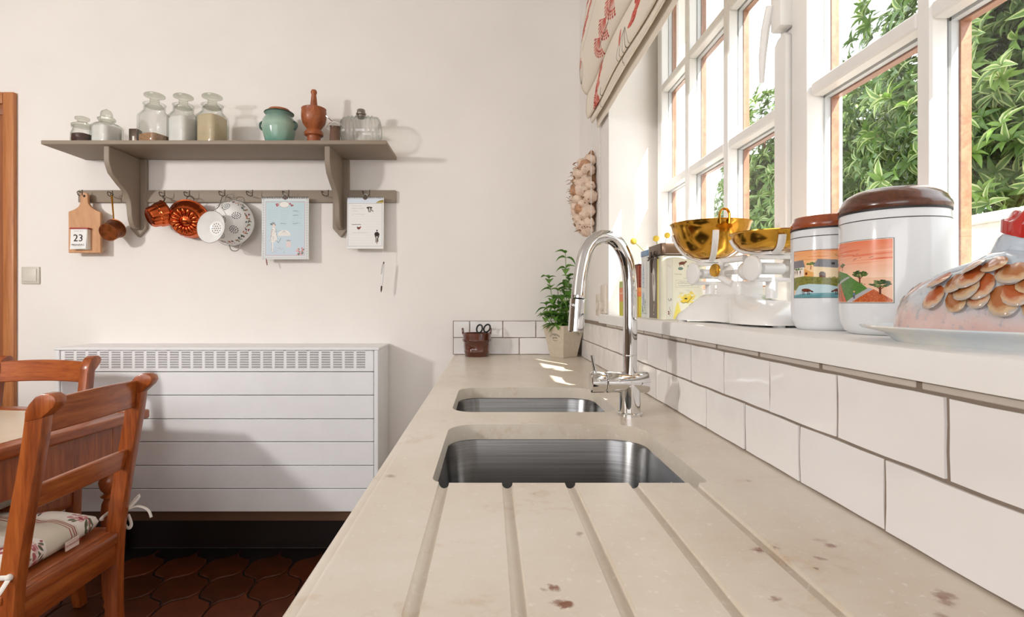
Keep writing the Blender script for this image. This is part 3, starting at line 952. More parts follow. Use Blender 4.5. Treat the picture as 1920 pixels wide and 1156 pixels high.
# -- colander
co = thing('colander', 'white enamel colander with floral rim and wire handles hanging upside down', 'colander', P(437, 462, 2.45))
cr = P(436, 418, 2.462); ax = Vector((-.10, -1, .02)).normalized(); A = align(cr, ax)
R = .102
cprof = [(R+.002, -.001), (R+.004, .001), (R+.002, .003), (R-.001, .014), (.093, .034), (.080, .056), (.062, .072), (.050, .077), (.030, .080), (.001, .081)]
inn = [(.001, .0785), (.030, .0775), (.050, .0745), (.0605, .0695), (.0785, .0535), (.0915, .031), (R-.003, .013), (R-.0005, .001)]
G().lathe(cprof+inn, 56, A, cap0=False, cap1=False).build('colander_bowl', MAT['enamel'], co, sharp=60)
def cr_at(r):      # height of the outer wall at radius r
    for (ra, za), (rb, zb_) in zip(cprof[3:-1], cprof[4:]):
        if rb <= r <= ra: 
            t = (ra-r)/(ra-rb); n = Vector((za-zb_, 0, 0)); sl = math.atan2(zb_-za, ra-rb)
            return za+(zb_-za)*t, sl
    return .08, 0
g = G()
def hole(x, y, hr=.0026):
    r = math.hypot(x, y); z, sl = cr_at(r); a = math.atan2(y, x)
    M = A @ Matrix.Rotation(a, 4, 'Z') @ Matrix.Translation((r, 0, z)) @ Matrix.Rotation(PI/2-sl if False else (PI/2-(PI/2-sl)), 4, 'Y') @ Matrix.Translation((0, 0, .0004))
    g.lathe([(hr, 0), (.0001, .0002)], 7, M, cap0=False)
for k in range(6):
    a = k*PI/3+.35
    c = Vector((.063*math.cos(a), .063*math.sin(a)))
    for n_, rr in ((1, 0), (6, .0072), (12, .0145)):
        for q in range(n_):
            b = 2*PI*q/n_+(.3 if n_ == 12 else 0)
            hole(c.x+rr*math.cos(b), c.y+rr*math.sin(b))
for n_, rr in ((1, 0), (6, .008), (12, .016)):
    for q in range(n_): hole(rr*math.cos(2*PI*q/n_), rr*math.sin(2*PI*q/n_))
o = g.build('perforations', MAT['black'], co, recalc=False); o['kind'] = 'stuff'
fm = [simple('print '+nm, srgb(*c), .3) for nm, c in (('dark green', (52, 66, 48)), ('orange', (196, 112, 66)), ('brick', (158, 60, 46)), ('olive', (120, 124, 84)), ('ink', (40, 40, 46)))]
g = G(); rnd = random.Random(5)
for k in range(34):
    a = 2*PI*k/34
    for q in range(5):
        r = .0925+rnd.uniform(-.003, .007); aa = a+rnd.uniform(-.06, .06)
        z, sl = cr_at(min(r, R-.0012)); r = min(r, R-.0012)
        M = A @ Matrix.Rotation(aa, 4, 'Z') @ Matrix.Translation((r, 0, z)) @ Matrix.Rotation(sl, 4, 'Y') @ Matrix.Rotation(rnd.uniform(0, 3), 4, 'Z') @ Matrix.Translation((0, 0, .0005))
        g.lathe([(.0030+.0016*rnd.random(), 0), (.0001, .0002)], 6, M @ Matrix.Diagonal((1.3, .7, 1, 1)), (k*2+q*q) % 5 if q < 2 else (k+0) % 5, cap0=False)
o = g.build('floral_print', fm, co, recalc=False); o['kind'] = 'stuff'
g = G(); g.lathe([(R+.0035, -.0002), (R+.005, .0012), (R+.0035, .0026)], 56, A, cap0=False, cap1=False); g.build('rim', MAT['wire'], co)
for s in (1, -1):
    up = Vector((0, 0, s))
    c = cr+up*(R+.001)+Vector((-.002 if s > 0 else .018, 0, 0))
    pts = [c+Vector((-.028, -.012, -s*.008)), c+Vector((-.024, -.014, s*.006)), c+Vector((-.016, -.016, s*.022)), c+Vector((0, -.016, s*.027)), c+Vector((.016, -.016, s*.022)), c+Vector((.022, -.014, s*.004)), c+Vector((.030, -.012, -s*.010))]
    G().tube(catmull(pts, 4), .0022, 8).build('wire_handle', MAT['wire'], co)

# -- funnel strainer
fu = thing('strainer', 'white enamel strainer dish with pierced centre hanging in front of the colander', 'strainer', P(395, 456, 2.31))
cr = P(395, 425, 2.315); ax = Vector((-.22, -1, .06)).normalized(); A = align(cr, ax)
R = .068
G().lathe([(.001, -.0345), (.030, -.0345), (.034, -.033), (.036, -.029), (.052, -.018), (R, -.002), (R+.002, 0), (R+.002, -.002), (R+.0005, -.004), (.053, -.020), (.038, -.031), (.035, -.0355), (.030, -.0365), (.001, -.0365)], 56, A, cap0=False, cap1=False).build('dish', MAT['enamel'], fu, sharp=60)
g = G()
for n_, rr in ((1, 0), (6, .0105), (12, .021)):
    for q in range(n_):
        b = 2*PI*q/n_
        g.lathe([(.0026, 0), (.0001, .0001)], 8, A @ Matrix.Translation((rr*math.cos(b), rr*math.sin(b), -.0342)), cap0=False)
o = g.build('perforations', MAT['black'], fu, recalc=False); o['kind'] = 'stuff'
G().lathe([(R+.0015, .0005), (R+.003, -.0008), (R+.0015, -.002)], 56, A, cap0=False, cap1=False).build('rim', MAT['wire'], fu)
G().tube(catmull([cr+Vector((.0, .005, R)), cr+Vector((.004, .06, R+.03)), hk['colander']+Vector((-.006, .004, .004)), hk['colander']+Vector((0, -.004, -.006))], 4), .002, 8).build('hanging_wire', MAT['wire'], fu)

# -- wall calendars
def calendar(name, label, x0, x1, y0, y1, canvas, hkname, thick, lean=0.0):
    D = 2.452
    a, b = P(x0, y1, D), P(x1, y0, D)
    t = thing(name, label, 'calendar', ((a.x+b.x)/2, D, a.z))
    G().box(a.x, b.x, D, D+thick, a.z, b.z).build('page_block', MAT['paper'], t)
    g = G(); g.grid(lambda u, v: (a.x+(b.x-a.x)*u, D-.0008-.003*(1-v)**2, a.z+(b.z-a.z)*v), 2, 6)
    g.build('front_page', canvas.material(name+' print', .75), t, sharp=180)
    n = int((b.x-a.x)/.0075)
    g = G()
    for k in range(n):
        x = a.x+(b.x-a.x)*(k+.5)/n
        if abs(k-n/2+.5) < 1.2: continue
        c = Vector((x, D+thick/2, b.z-.002))
        g.tube([c+Vector((0, (thick/2+.0035)*math.cos(q), .005*math.sin(q))) for q in [2*PI*i/8 for i in range(8)]], .0013, 4, closed=True)
    o = g.build('spiral_binding', MAT['wire'] if name == 'notepad_calendar' else MAT['iron'], t); o['kind'] = 'stuff'
    xm = (a.x+b.x)/2
    G().tube(catmull([(xm-.02, D+.003, b.z-.001), (xm-.012, D, b.z+.004), (xm-.006, D-.001, b.z+.013), (xm, D-.001, b.z+.016), (xm+.006, D-.001, b.z+.013), (xm+.012, D, b.z+.004), (xm+.02, D+.003, b.z-.001)], 3), .0013, 6).build('hanging_wire', MAT['wire'], t)
    g = G(); g.lathe([(.010, 0), (.0001, .0003)], 16, align((xm, D-.0012, b.z-.001), (0, -1, 0)), cap0=False); g.build('thumb_notch', MAT['iron'], t)
    return t
rnd = random.Random(11)
cv = Canvas(360, 470, (205, 221, 226))
cv.vgrad(0, 470, (196, 220, 224), (203, 216, 228))
for x0, x1, y0, y1 in ((0, 26, 0, 470), (334, 360, 0, 470), (0, 360, 0, 24), (0, 360, 444, 470)): cv.rect(x0, y0, x1, y1, (226, 231, 232))
for k in range(24):
    for x in (13, 347):
        cv.ell(x, 14+k*19.5, 9, 9, (170, 186, 190)); cv.ell(x, 14+k*19.5, 7, 7, (238, 238, 236)); cv.ell(x, 16+k*19.5, 2.5, 3.5, (176, 110, 110))
for k in range(18): cv.ell(14+k*19.5, 457, 9, 9, (178, 192, 196)); cv.ell(14+k*19.5, 457, 7, 7, (236, 236, 234)); cv.ell(14+k*19.5, 458, 2.5, 3, (180, 120, 120))
cv.line([(30, 34), (330, 34), (330, 440), (30, 440), (30, 34)], 4, (214, 178, 180))
cv.ell(172, 54, 38, 24, (120, 120, 120)); cv.ell(172, 54, 36.5, 22.5, (240, 238, 232))
for s in (-1, 1):
    for q in range(5): cv.ell(172+s*(52+rnd.uniform(-8, 14)), 58+rnd.uniform(-10, 8), 8, 6, rnd.choice([(180, 96, 104), (150, 84, 92), (196, 130, 134)]))
for k in range(9):
    for x in (44, 140, 234): cv.scribble(x, 100+k*14, rnd.uniform(50, 80), 1.6, 1, (150, 172, 178), .6, rnd)
for x, y in ((240, 104), (240, 136), (238, 198), (146, 198)): cv.scribble(x, y, 40, 4, 1.6, (70, 76, 82), .8, rnd)
# strolling lady with parasol
cv.ell(86, 205, 22, 7, (96, 100, 106), .2); cv.ell(88, 198, 13, 10, (150, 154, 158)); cv.ell(92, 216, 11, 13, (232, 214, 204))
cv.poly([(78, 230), (104, 230), (110, 280), (122, 320), (100, 340), (66, 334), (70, 280)], (236, 234, 230))
for q in range(40): cv.ell(rnd.uniform(72, 114), rnd.uniform(240, 332), 2, 2, (150, 140, 140))
cv.line([(80, 240), (70, 270), (84, 288)], 6, (232, 214, 204)); cv.line([(84, 338), (82, 410)], 9, (240, 236, 230)); cv.line([(78, 340), (76, 408)], 2, (150, 150, 150))
cv.line([(66, 334), (78, 230)], 1.5, (120, 120, 124)); cv.line([(122, 320), (104, 230)], 1.5, (120, 120, 124)); cv.line([(116, 330), (130, 344), (146, 310)], 3, (110, 114, 118))
for q in range(12): cv.line([(96, 258), (170+6*math.cos(q), 250)], .6, (140, 140, 144), .5)
cv.poly([(126, 288)]+[(172-48*math.cos(PI*k/12), 286-38*math.sin(PI*k/12)) for k in range(13)], (238, 236, 230))
for k in range(7): cv.ell(130+k*14, 288, 7, 5, (238, 236, 230)); cv.line([(172, 250), (126+k*15, 290)], 1, (170, 170, 168))
cv.rect(188, 334, 224, 378, (228, 214, 212)); cv.line([(196, 334), (206, 322), (216, 334)], 2, (120, 110, 110)); cv.scribble(190, 328, 40, 2, 1.5, (90, 90, 90), .8, rnd)
for q in range(26):
    cv.ell(290+rnd.uniform(-26, 34), 410+rnd.uniform(-28, 24), rnd.uniform(5, 10), rnd.uniform(4, 8), rnd.choice([(226, 178, 176), (210, 144, 146), (236, 204, 200), (120, 134, 118), (140, 150, 132)]), rnd.uniform(0, 3))
for q in range(30): cv.scribble(rnd.uniform(60, 180), rnd.uniform(380, 425), 14, 3, 1, (150, 164, 172), .6, rnd)
cal = calendar('wall_calendar', 'pale blue spiral wall calendar with a lady and parasol hanging on the rail', 491, 579, 370, 486, cv, 'cal', .004)
a = P(499, 484, 2.45); b = P(501, 497, 2.45)
G().tube([a, a.lerp(b, .5), b], [.0022, .003, .002], 8).build('page_ribbon', simple('dusty pink ribbon', srgb(150, 92, 92), .7), cal)

cv = Canvas(300, 420, (240, 240, 238))
cv.rect(0, 0, 300, 46, (222, 230, 240))
cv.poly([(236, 46), (262, 28), (300, 18), (300, 46)], (150, 134, 70)); cv.poly([(240, 44), (270, 34), (300, 36), (300, 46)], (196, 172, 96))
cv.line([(8, 50), (288, 50), (288, 400), (8, 400), (8, 50)], 2.5, (170, 172, 172))
for k in range(15): cv.line([(20, 66+k*22), (280, 66+k*22)], .8, (214, 214, 212)); cv.scribble(14, 60+k*22, 10, 3, 1, (180, 180, 180), .7, rnd)
for x, y, w_ in ((40, 70, 80), (40, 90, 100), (44, 112, 46), (40, 140, 110), (40, 290, 130)): cv.scribble(x, y, w_, 5, 1, (150, 150, 152), .7, rnd)
cv.scribble(40, 222, 75, 3, 2.5, (70, 74, 84), .9, rnd)
cv.ell(184, 84, 24, 8, (34, 30, 28)); cv.poly([(168, 78), (202, 78), (194, 120), (178, 120)], (48, 44, 42)); cv.ell(186, 100, 6, 18, (224, 218, 208)); cv.ell(208, 108, 14, 5, (150, 144, 138), .8)
cv.ell(96, 252, 14, 9, (110, 56, 46)); cv.poly([(104, 246), (112, 232), (116, 250)], (170, 44, 38)); cv.poly([(84, 252), (80, 236), (92, 246)], (60, 44, 40)); cv.line([(96, 260), (97, 270)], 2, (90, 60, 40))
cv.ell(247, 272, 6, 7, (72, 52, 42)); cv.ell(246, 300, 19, 17, (44, 36, 32)); cv.rect(236, 310, 242, 370, (58, 46, 40)); cv.rect(252, 310, 258, 364, (58, 46, 40)); cv.ell(248, 356, 4, 28, (150, 130, 112)); cv.line([(230, 318), (266, 316)], 3, (80, 60, 48)); cv.line([(228, 300), (238, 330)], 5, (44, 36, 32)); cv.line([(266, 300), (258, 330)], 5, (44, 36, 32))
pad = calendar('notepad_calendar', 'white spiral notepad calendar with cow and cyclist hanging at the rail end', 651, 719, 370, 466, cv, 'pad', .012)
G().tube([P(719.5, 372, 2.452), P(718.8, 440, 2.446), P(717.6, 492, 2.446)], .0009, 6).build('string', MAT['paper'], pad)
pen = thing('ballpoint_pen', 'white ballpoint pen dangling on a string below the notepad calendar', 'pen', P(715, 549, 2.447))
a, b = P(714.4, 548, 2.447), P(719.5, 492, 2.447)
d = b-a
G().lathe([(.0008, 0), (.0035, .012), (.0038, .030)], 14, align(a, d)).build('pen_tip', MAT['iron'], pen)
G().lathe([(.0038, .0301), (.0046, .035), (.0046, .128), (.0038, .131)], 14, align(a, d)).build('barrel', MAT['enamel'], pen)
G().tube([P(718.4, 494, 2.441), P(716.6, 497, 2.438), P(714.8, 514, 2.440)], [.0012, .0016, .0013], 8).build('clip', MAT['chrome'], pen)
G().lathe([(.003, .131), (.003, .140), (.0015, .141)], 12, align(a, d)).build('push_button', MAT['iron'], pen)

# ------------------------------------------------------------------ things on the shelf
ZSH = zs1
def sx(px, D): return (px-VX)*D/F
def hgt(py, D): return CZ-(py-VY)*D/F-ZSH
MAT['flour'] = simple('white flour', srgb(244, 242, 238), .9, bump=.3, bscale=80)
MAT['sugar'] = simple('raw cane sugar', srgb(214, 196, 162), .9, bump=.4, bscale=200)
MAT['oats'] = simple('brown oats', srgb(178, 140, 106), .9, var=.3, nscale=140, bump=.5, bscale=150)
MAT['cloves'] = simple('dark cloves', srgb(66, 32, 22), .8, var=.5, nscale=120, bump=.8, bscale=130)
MAT['chilli'] = simple('dried chilli', srgb(134, 56, 42), .45)

def stopper_jar(label, px0, px1, D, ptop, content, fill, rot=-.35, extra=None, big=True):
    x = (sx(px0, D)+sx(px1, D))/2; hw = (sx(px1, D)-sx(px0, D))/2*.80
    H = hgt(ptop, D)
    j = thing('glass_jar', label, 'jar', (x, D, ZSH), 'glass storage jars')
    s = hw
    zb_ = H*(.60 if big else .56)
    rn = s*(.80 if big else .56)
    zn = H*(.80 if big else .66)
    def R_(k, z, p): return rring(x, D, k, k, ZSH+z, p, 40, rot)
    outer = [R_(s*.90, .0005, 7), R_(s*.97, .004, 7), R_(s, .010, 7), R_(s, zb_*.9, 7), R_(s*.98, zb_*.97, 5), R_(s*.90, zb_*1.04, 3), R_(rn*1.03, zb_*1.10, 2.1), R_(rn, zb_*1.14, 2), R_(rn, zn*.97, 2), R_(rn*1.08, zn*.985, 2), R_(rn*1.08, zn, 2)]
    inner = [R_(rn*.9, zn, 2), R_(rn*.9, zb_*1.13, 2), R_(s*.84, zb_*1.02, 3), R_(s*.93, zb_*.94, 5), R_(s*.93, .012, 5), R_(s*.85, .008, 5)]
    G().loft(outer+inner, cap0=True, cap1=True).build('jar_body', MAT['glassjar'], j, sharp=50)
    if content:
        zf = zb_*fill
        c = [R_(s*.82, .009, 5), R_(s*.91, .014, 5), R_(s*.91, zf*.94, 5), R_(s*.80, zf, 4), R_(s*.3, zf*1.02, 2)]
        G().loft(c).build('contents', MAT[content], j, sharp=50)
    T = Matrix.Translation((x, D, ZSH))
    if big:
        pr = [(rn*.86, zn*.93), (rn*.70, zn*.99), (rn*.46, zn*1.01), (rn*.44, H*.90), (rn*.58, H*.925), (rn*.98, H*.945), (rn*1.0, H*.965), (rn*.9, H*.985), (rn*.2, H*.992), (.001, H)]
    else:
        pr = [(rn*.85, zn*.95), (rn*.7, zn*1.01), (rn*1.25, zn*1.04), (rn*1.3, zn*1.12), (rn*.9, zn*1.17), (rn*.85, H*.87), (rn*.7, H*.93), (rn*.12, H*.985), (.001, H)]
    G().lathe(pr, 32 if big else 8, T).build('stopper', MAT['glassjar2'], j, sharp=30)
    if extra: extra(j, x, D, s, zb_)
    return j
MAT['glassjar2'] = glass('greenish stopper glass', (.90, .91, .86, 1), (.50, .52, .46, 1), .10)
def chilli(j, x, D, s, zb_):
    g = G(); g.tube(catmull([(x+s*.35, D-s*.62, ZSH+zb_*.9), (x+s*.42, D-s*.66, ZSH+zb_*.6), (x+s*.40, D-s*.64, ZSH+zb_*.3), (x+s*.33, D-s*.62, ZSH+zb_*.12)], 4), [.003, .005, .007, .008, .0085, .008, .008, .007, .006, .005, .004, .003, .002], 8)
    g.build('dried_chilli', MAT['chilli'], j)
def scoop(j, x, D, s, zb_):
    g = G(); g.tube(catmull([(x+s*.2, D-s*.55, ZSH+zb_*.85), (x+s*.22, D-s*.6, ZSH+zb_*.6), (x+s*.26, D-s*.62, ZSH+zb_*.4)], 4), [.003, .004, .005, .007, .008, .008, .007, .006, .004], 8)
    g.build('scoop', simple('orange scoop', srgb(196, 136, 112), .6), j)
stopper_jar('tall stoppered glass jar with brown oats in its lower third', 262, 318, 2.36, 176, 'oats', .36)
stopper_jar('tall stoppered glass jar of white flour with a dried red chilli', 317, 371, 2.375, 178, 'flour', .93, extra=chilli)
stopper_jar('tall stoppered glass jar filled with sandy raw sugar', 370, 426, 2.365, 178, 'sugar', .97)
stopper_jar('short square glass jar of white salt with faceted stopper', 174, 226, 2.36, 204, 'flour', .93, extra=scoop, big=False)
# low round jar with bail lid
D = 2.36
x = (sx(136, D)+sx(173, D))/2; H = hgt(219, D); r = (sx(175, D)-sx(137, D))/2
j = thing('glass_jar', 'small round glass jar of dark cloves at the left shelf end', 'jar', (x, D, ZSH), 'glass storage jars')
T = Matrix.Translation((x, D, ZSH))
G().lathe([(r*.85, 0), (r*.97, .006), (r, .03), (r*.97, .055), (r*.84, .072), (r*.80, .078), (r*.90, .082), (r*.90, .088), (r*.74, .088), (r*.74, .078), (r*.9, .055), (r*.93, .03), (r*.88, .008), (.001, .006)], 36, T).build('jar_body', MAT['glassjar'], j)
G().lathe([(r*.84, .007), (r*.90, .03), (r*.88, .052), (r*.5, .058), (.001, .057)], 28, T).build('contents', MAT['cloves'], j)
G().lathe([(r*.80, .0885), (r*.92, .090), (r*.92, .097), (r*.6, .103), (r*.42, .108), (r*.40, .114), (r*.62, .120), (r*.62, .128), (r*.4, .132), (.001, .133)], 32, T).build('lid', MAT['glassjar2'], j)
# little dark tin
D = 2.40
bx = thing('spice_tin', 'tiny dark metal tin between the salt jar and the oats jar', 'tin', (sx(254, D), D, ZSH))
h = hgt(243, D)
G().box(sx(246, D), sx(262, D), D-.018, D+.018, ZSH, ZSH+h).build('tin_body', simple('dark pewter', srgb(104, 90, 80), .3, .8), bx, bevel=.003)
G().box(sx(253.5, D), sx(257, D), D-.0195, D-.018, ZSH+.012, ZSH+h*.62).build('glint_strip', MAT['paper'], bx)  # pale strip painting the bright reflection on the tin's front

# green crock with cork
D = 2.375
x = sx(523.5, D); H = hgt(206, D); r = (sx(554, D)-sx(493, D))/2
cr = thing('ceramic_crock', 'blue green glazed crock with cork lid and small lug handles', 'jar', (x, D, ZSH))
T = Matrix.Translation((x, D, ZSH))
tm = NT('celadon glaze'); v = tm.coords(); n_ = tm.noise(v, 9, 4)
sep = tm.n('ShaderNodeSeparateXYZ'); tc = tm.n('ShaderNodeTexCoord'); tm.l(tc.outputs['Generated'], sep.inputs[0])
ad = tm.n('ShaderNodeMath', operation='MULTIPLY_ADD'); ad.inputs[1].default_value = .35; tm.l(n_, ad.inputs[0]); tm.l(sep.outputs['Z'], ad.inputs[2])
tm.l(tm.ramp(ad.outputs[0], [(.2, srgb(58, 128, 122)), (.42, srgb(126, 168, 150)), (.8, srgb(164, 190, 172)), (1.05, srgb(120, 150, 136))]), tm.b.inputs['Base Color']); tm.b.inputs['Roughness'].default_value = .14
G().lathe([(r*.68, 0), (r*.72, .004), (r*.82, .03), (r*.98, .075), (r, .095), (r*.95, .118), (r*.80, .136), (r*.74, .142), (r*.78, .147), (r*.86, .151), (r*.85, .154), (r*.66, .152), (r*.66, .13)], 44, T, cap1=False).build('crock_body', tm.m, cr)
G().lathe([(r*.855, .150), (r*.88, .1525), (r*.855, .155)], 44, T, cap0=False, cap1=False).build('rim_glaze', simple('dark green rim', srgb(50, 72, 66), .2), cr)
for s in (-1, 1):
    G().tube(catmull([(x+s*r*.93, D-.01, ZSH+.115), (x+s*r*1.10, D-.01, ZSH+.105), (x+s*r*1.10, D-.01, ZSH+.088), (x+s*r*.97, D-.01, ZSH+.078)], 4), .005, 8).build('lug', simple('green lug glaze', srgb(70, 98, 90), .2), cr)
G().lathe([(r*.62, .1545), (r*.66, .157), (r*.655, H-.004), (r*.6, H), (.001, H)], 36, T, flute=lambda a, z: 1+.015*math.sin(17*a)*math.sin(5*a)).build('cork_lid', simple('cork', srgb(164, 96, 58), .85, var=.4, nscale=70, bump=.6, bscale=90), cr)

# mortar and pestle
D = 2.365
x = sx(588.5, D); H = hgt(204, D); r = (sx(612, D)-sx(566, D))/2
mo = thing('wooden_mortar', 'turned wooden mortar on a ringed foot standing right of the crock', 'mortar', (x, D, ZSH))
T = Matrix.Translation((x, D, ZSH))
MAT['olive'] = wood('reddish turned wood', srgb(120, 58, 26), srgb(158, 84, 42), srgb(180, 106, 60), (30, 30, 12), .45, .1)
G().lathe([(r*.60, 0), (r*.56, .02), (r*.52, .04), (r*.55, .046), (r*.74, .052), (r*.76, .062), (r*.66, .072), (r*.55, .078), (r*.60, .084), (r*.88, .104), (r*.99, .128), (r, .15), (r*.96, H-.006), (r*.99, H-.002), (r*.93, H), (r*.84, H-.004), (r*.8, .12), (r*.3, .095), (.001, .093)], 44, T).build('mortar_body', MAT['olive'], mo)
pe = thing('pestle', 'wooden pestle standing upright in the mortar', 'pestle', (x, D, ZSH+.094))
h2 = hgt(168, D)
G().lathe([(.001, .0945), (.014, .096), (.019, .11), (.017, H), (.0105, h2-.022), (.0125, h2-.018), (.0135, h2-.010), (.010, h2-.002), (.001, h2)], 28, T).build('pestle_body', MAT['olive'], pe)

# little mustard pot with hinged chrome lid
D = 2.315
x = sx(628, D)
mp = thing('mustard_pot', 'small pot with chrome dome lid and thumb lever beside the glass barrel', 'pot', (x, D, ZSH))
T = Matrix.Translation((x, D, ZSH)); h = hgt(237, D)
G().lathe([(.020, 0), (.023, .004), (.021, h-.008), (.019, h-.002), (.001, h-.002)], 28, T).build('pot_body', simple('brown glass pot', srgb(112, 84, 70), .12), mp)
G().lathe([(.0345, h-.006), (.034, h-.002), (.026, h+.010), (.014, h+.017), (.004, h+.020), (.001, h+.020)], 28, T, flute=lambda a, z: 1+(.07*math.cos(8*a) if z < h else 0)).build('lid', MAT['chrome'], mp)
G().tube([(x-.004, D, ZSH+h+.017), (x-.018, D-.004, ZSH+h+.028), (x-.036, D-.006, ZSH+h+.044)], [.003, .0025, .0042], 8).build('thumb_lever', MAT['chrome'], mp)

# glass barrel lying on its side
D = 2.375
x0, x1 = sx(641, D), sx(714, D)
xm = (x0+x1)/2; rb = .066; zc = ZSH+.072
ba = thing('glass_barrel', 'ribbed clear glass barrel bottle lying at the right end of the shelf', 'bottle', (xm, D, ZSH))
L = x1-x0
pr = []
for k in range(41):
    t = k/40
    e = min(1, min(t, 1-t)/.09)
    rr = rb*(.52+.48*math.sqrt(max(0, 1-(1-e)**2)))*(0.94+.06*math.sin(PI*t))
    rib = .0045 if (k % 4 == 0 and 4 < k < 36 and not 17 < k < 27) else 0
    pr.append((rr+rib, L*t))
inn = [(max(.001, r_-.004), min(max(z, .004), L-.004)) for r_, z in pr[::-1]]
G().lathe(pr+inn, 40, align((x0, D, zc), (1, 0, 0)), cap0=True, cap1=True).build('barrel_body', MAT['glassjar'], ba, sharp=60)
for s in (-1, 1):
    G().box(xm+s*.045-.008, xm+s*.045+.008, D-.03, D+.03, ZSH, zc-rb+.012).build('foot', MAT['glassjar2'], ba, bevel=.003)
cx_ = sx(677, D); hz_ = hgt(206, D)
G().lathe([(.016, .132), (.016, .146), (.022, .147), (.0225, .153), (.017, .154), (.0185, .156), (.0185, hz_-.003), (.017, hz_), (.001, hz_)], 28, Matrix.Translation((cx_, D, ZSH))).build('screw_cap', simple('brushed cap metal', srgb(150, 144, 136), .25, 1.0), ba)

# ------------------------------------------------------------------ table
tr = math.radians(5.5)
tb = thing('dining_table', 'honey pine kitchen table with cream inset top and turned legs', 'table', (-1.262, 1.955, 0), None, -tr*1.0)
# local: corner at origin, table extends to -x and -y
TL, TWD = 1.35, 0.86
zt_ = .752
g = G(); w_ = .055
for b_ in ((-TL, 0, -w_, .018), (-TL, 0, -TWD, -TWD+w_)):
    G().box(b_[0], b_[1]+.012, b_[2], b_[3], zt_-.034, zt_).build('top_rail', MAT['pinex'], tb, bevel=.008, seg=3, local=True)
for b_ in ((-w_, .012), (-TL-.012, -TL+w_)):
    G().box(b_[0], b_[1], -TWD+w_+.0005, -w_-.0005, zt_-.034, zt_).build('top_rail', wood('honey pine along', srgb(108, 46, 14), srgb(154, 74, 27), srgb(186, 104, 46), (26, 2.5, 26), .33, .35), tb, bevel=.008, seg=3, local=True)
G().box(-TL+w_+.0005, -w_-.0005, -TWD+w_+.0005, -w_-.0005, zt_-.03, zt_-.001).build('inset_top', simple('cream tabletop', srgb(228, 216, 192), .28, var=.04), tb, local=True)
ap = .035
G().box(-.075-ap+.07, -ap, -TWD+.12, -.10, zt_-.16, zt_-.0345).build('apron', MAT['pine'], tb, local=True)
G().box(-TL+ap, -TL+ap+.025, -TWD+.12, -.10, zt_-.16, zt_-.0345).build('apron', MAT['pine'], tb, local=True)
for y in (-.055, -TWD+.03):
    G().box(-TL+.12, -.12, y, y+.025, zt_-.16, zt_-.0345).build('apron', MAT['pinex'], tb, local=True)
for x in (-.07, -TL+.07):
    for y in (-.065, -TWD+.065):
        g = G(); g.box(x-.036, x+.036, y-.036, y+.036, .585, zt_-.035)
        T = Matrix.Translation((x, y, 0))
        g.lathe([(.020, 0), (.024, .03), (.020, .06), (.026, .075), (.020, .09), (.030, .11), (.030, .2), (.026, .215), (.032, .23), (.026, .245), (.030, .3), (.034, .40), (.030, .435), (.022, .45), (.034, .46), (.022, .47), (.034, .485), (.040, .510), (.034, .535), (.022, .548), (.034, .556), (.034, .568), (.024, .574), (.036, .5855)], 24, T)
        g.build('leg', MAT['pine'], tb, local=True, sharp=40)

# ------------------------------------------------------------------ chairs (local: +y is backwards)
cvs = Canvas(420, 420, (222, 214, 198))
rnd = random.Random(4)
for y in range(0, 420, 3): cvs.line([(0, y), (420, y)], 1, (206, 196, 178), .5)
def rose(cx, cy, s, cvs=cvs):
    for q in range(26):
        cvs.ell(cx+rnd.gauss(0, s*.5), cy+rnd.gauss(0, s*.42), s*rnd.uniform(.14, .3), s*rnd.uniform(.1, .22), rnd.choice([(206, 150, 150), (176, 84, 92), (224, 186, 182), (190, 112, 116), (150, 60, 70)]), rnd.uniform(0, 3), .9)
    for q in range(12):
        a = rnd.uniform(0, 6.28); r = s*rnd.uniform(.8, 1.3)
        cvs.ell(cx+r*math.cos(a), cy+r*math.sin(a), s*.28, s*.11, rnd.choice([(104, 106, 84), (130, 130, 104), (88, 92, 74)]), a+.4)
cvs.rect(0, 0, 110, 420, (236, 230, 220)); cvs.rect(250, 0, 420, 200, (236, 230, 220))
for x in (120, 128, 140): cvs.line([(x, 0), (x, 420)], 3.5, (150, 64, 62))
for x, y, s in ((70, 340, 34), (60, 180, 36), (64, 40, 34), (330, 80, 46), (390, 180, 30), (280, 20, 28), (360, 330, 38)): 
    cvs.ell(x, y, s*1.5, s*1.35, (238, 232, 224)); rose(x, y, s)
MAT['cushion'] = cvs.material('floral cushion cloth', .85, 0, .25)
MAT['ribbon'] = simple('white cotton tape', srgb(228, 222, 214), .8)
MAT['tagred'] = simple('cloth tag', srgb(226, 206, 196), .8)
CW = .172          # half distance between the back posts
PROF = [(.035, 0), (.012, .12), (.0, .30), (.004, .44), (.012, .52), (.030, .64), (.052, .76), (.066, .85), (.071, .895)]
def post_y(z):
    for (ya, za), (yb_, zb_) in zip(PROF[:-1], PROF[1:]):
        if za <= z <= zb_: return ya+(yb_-ya)*(z-za)/(zb_-za)
    return PROF[-1][0]
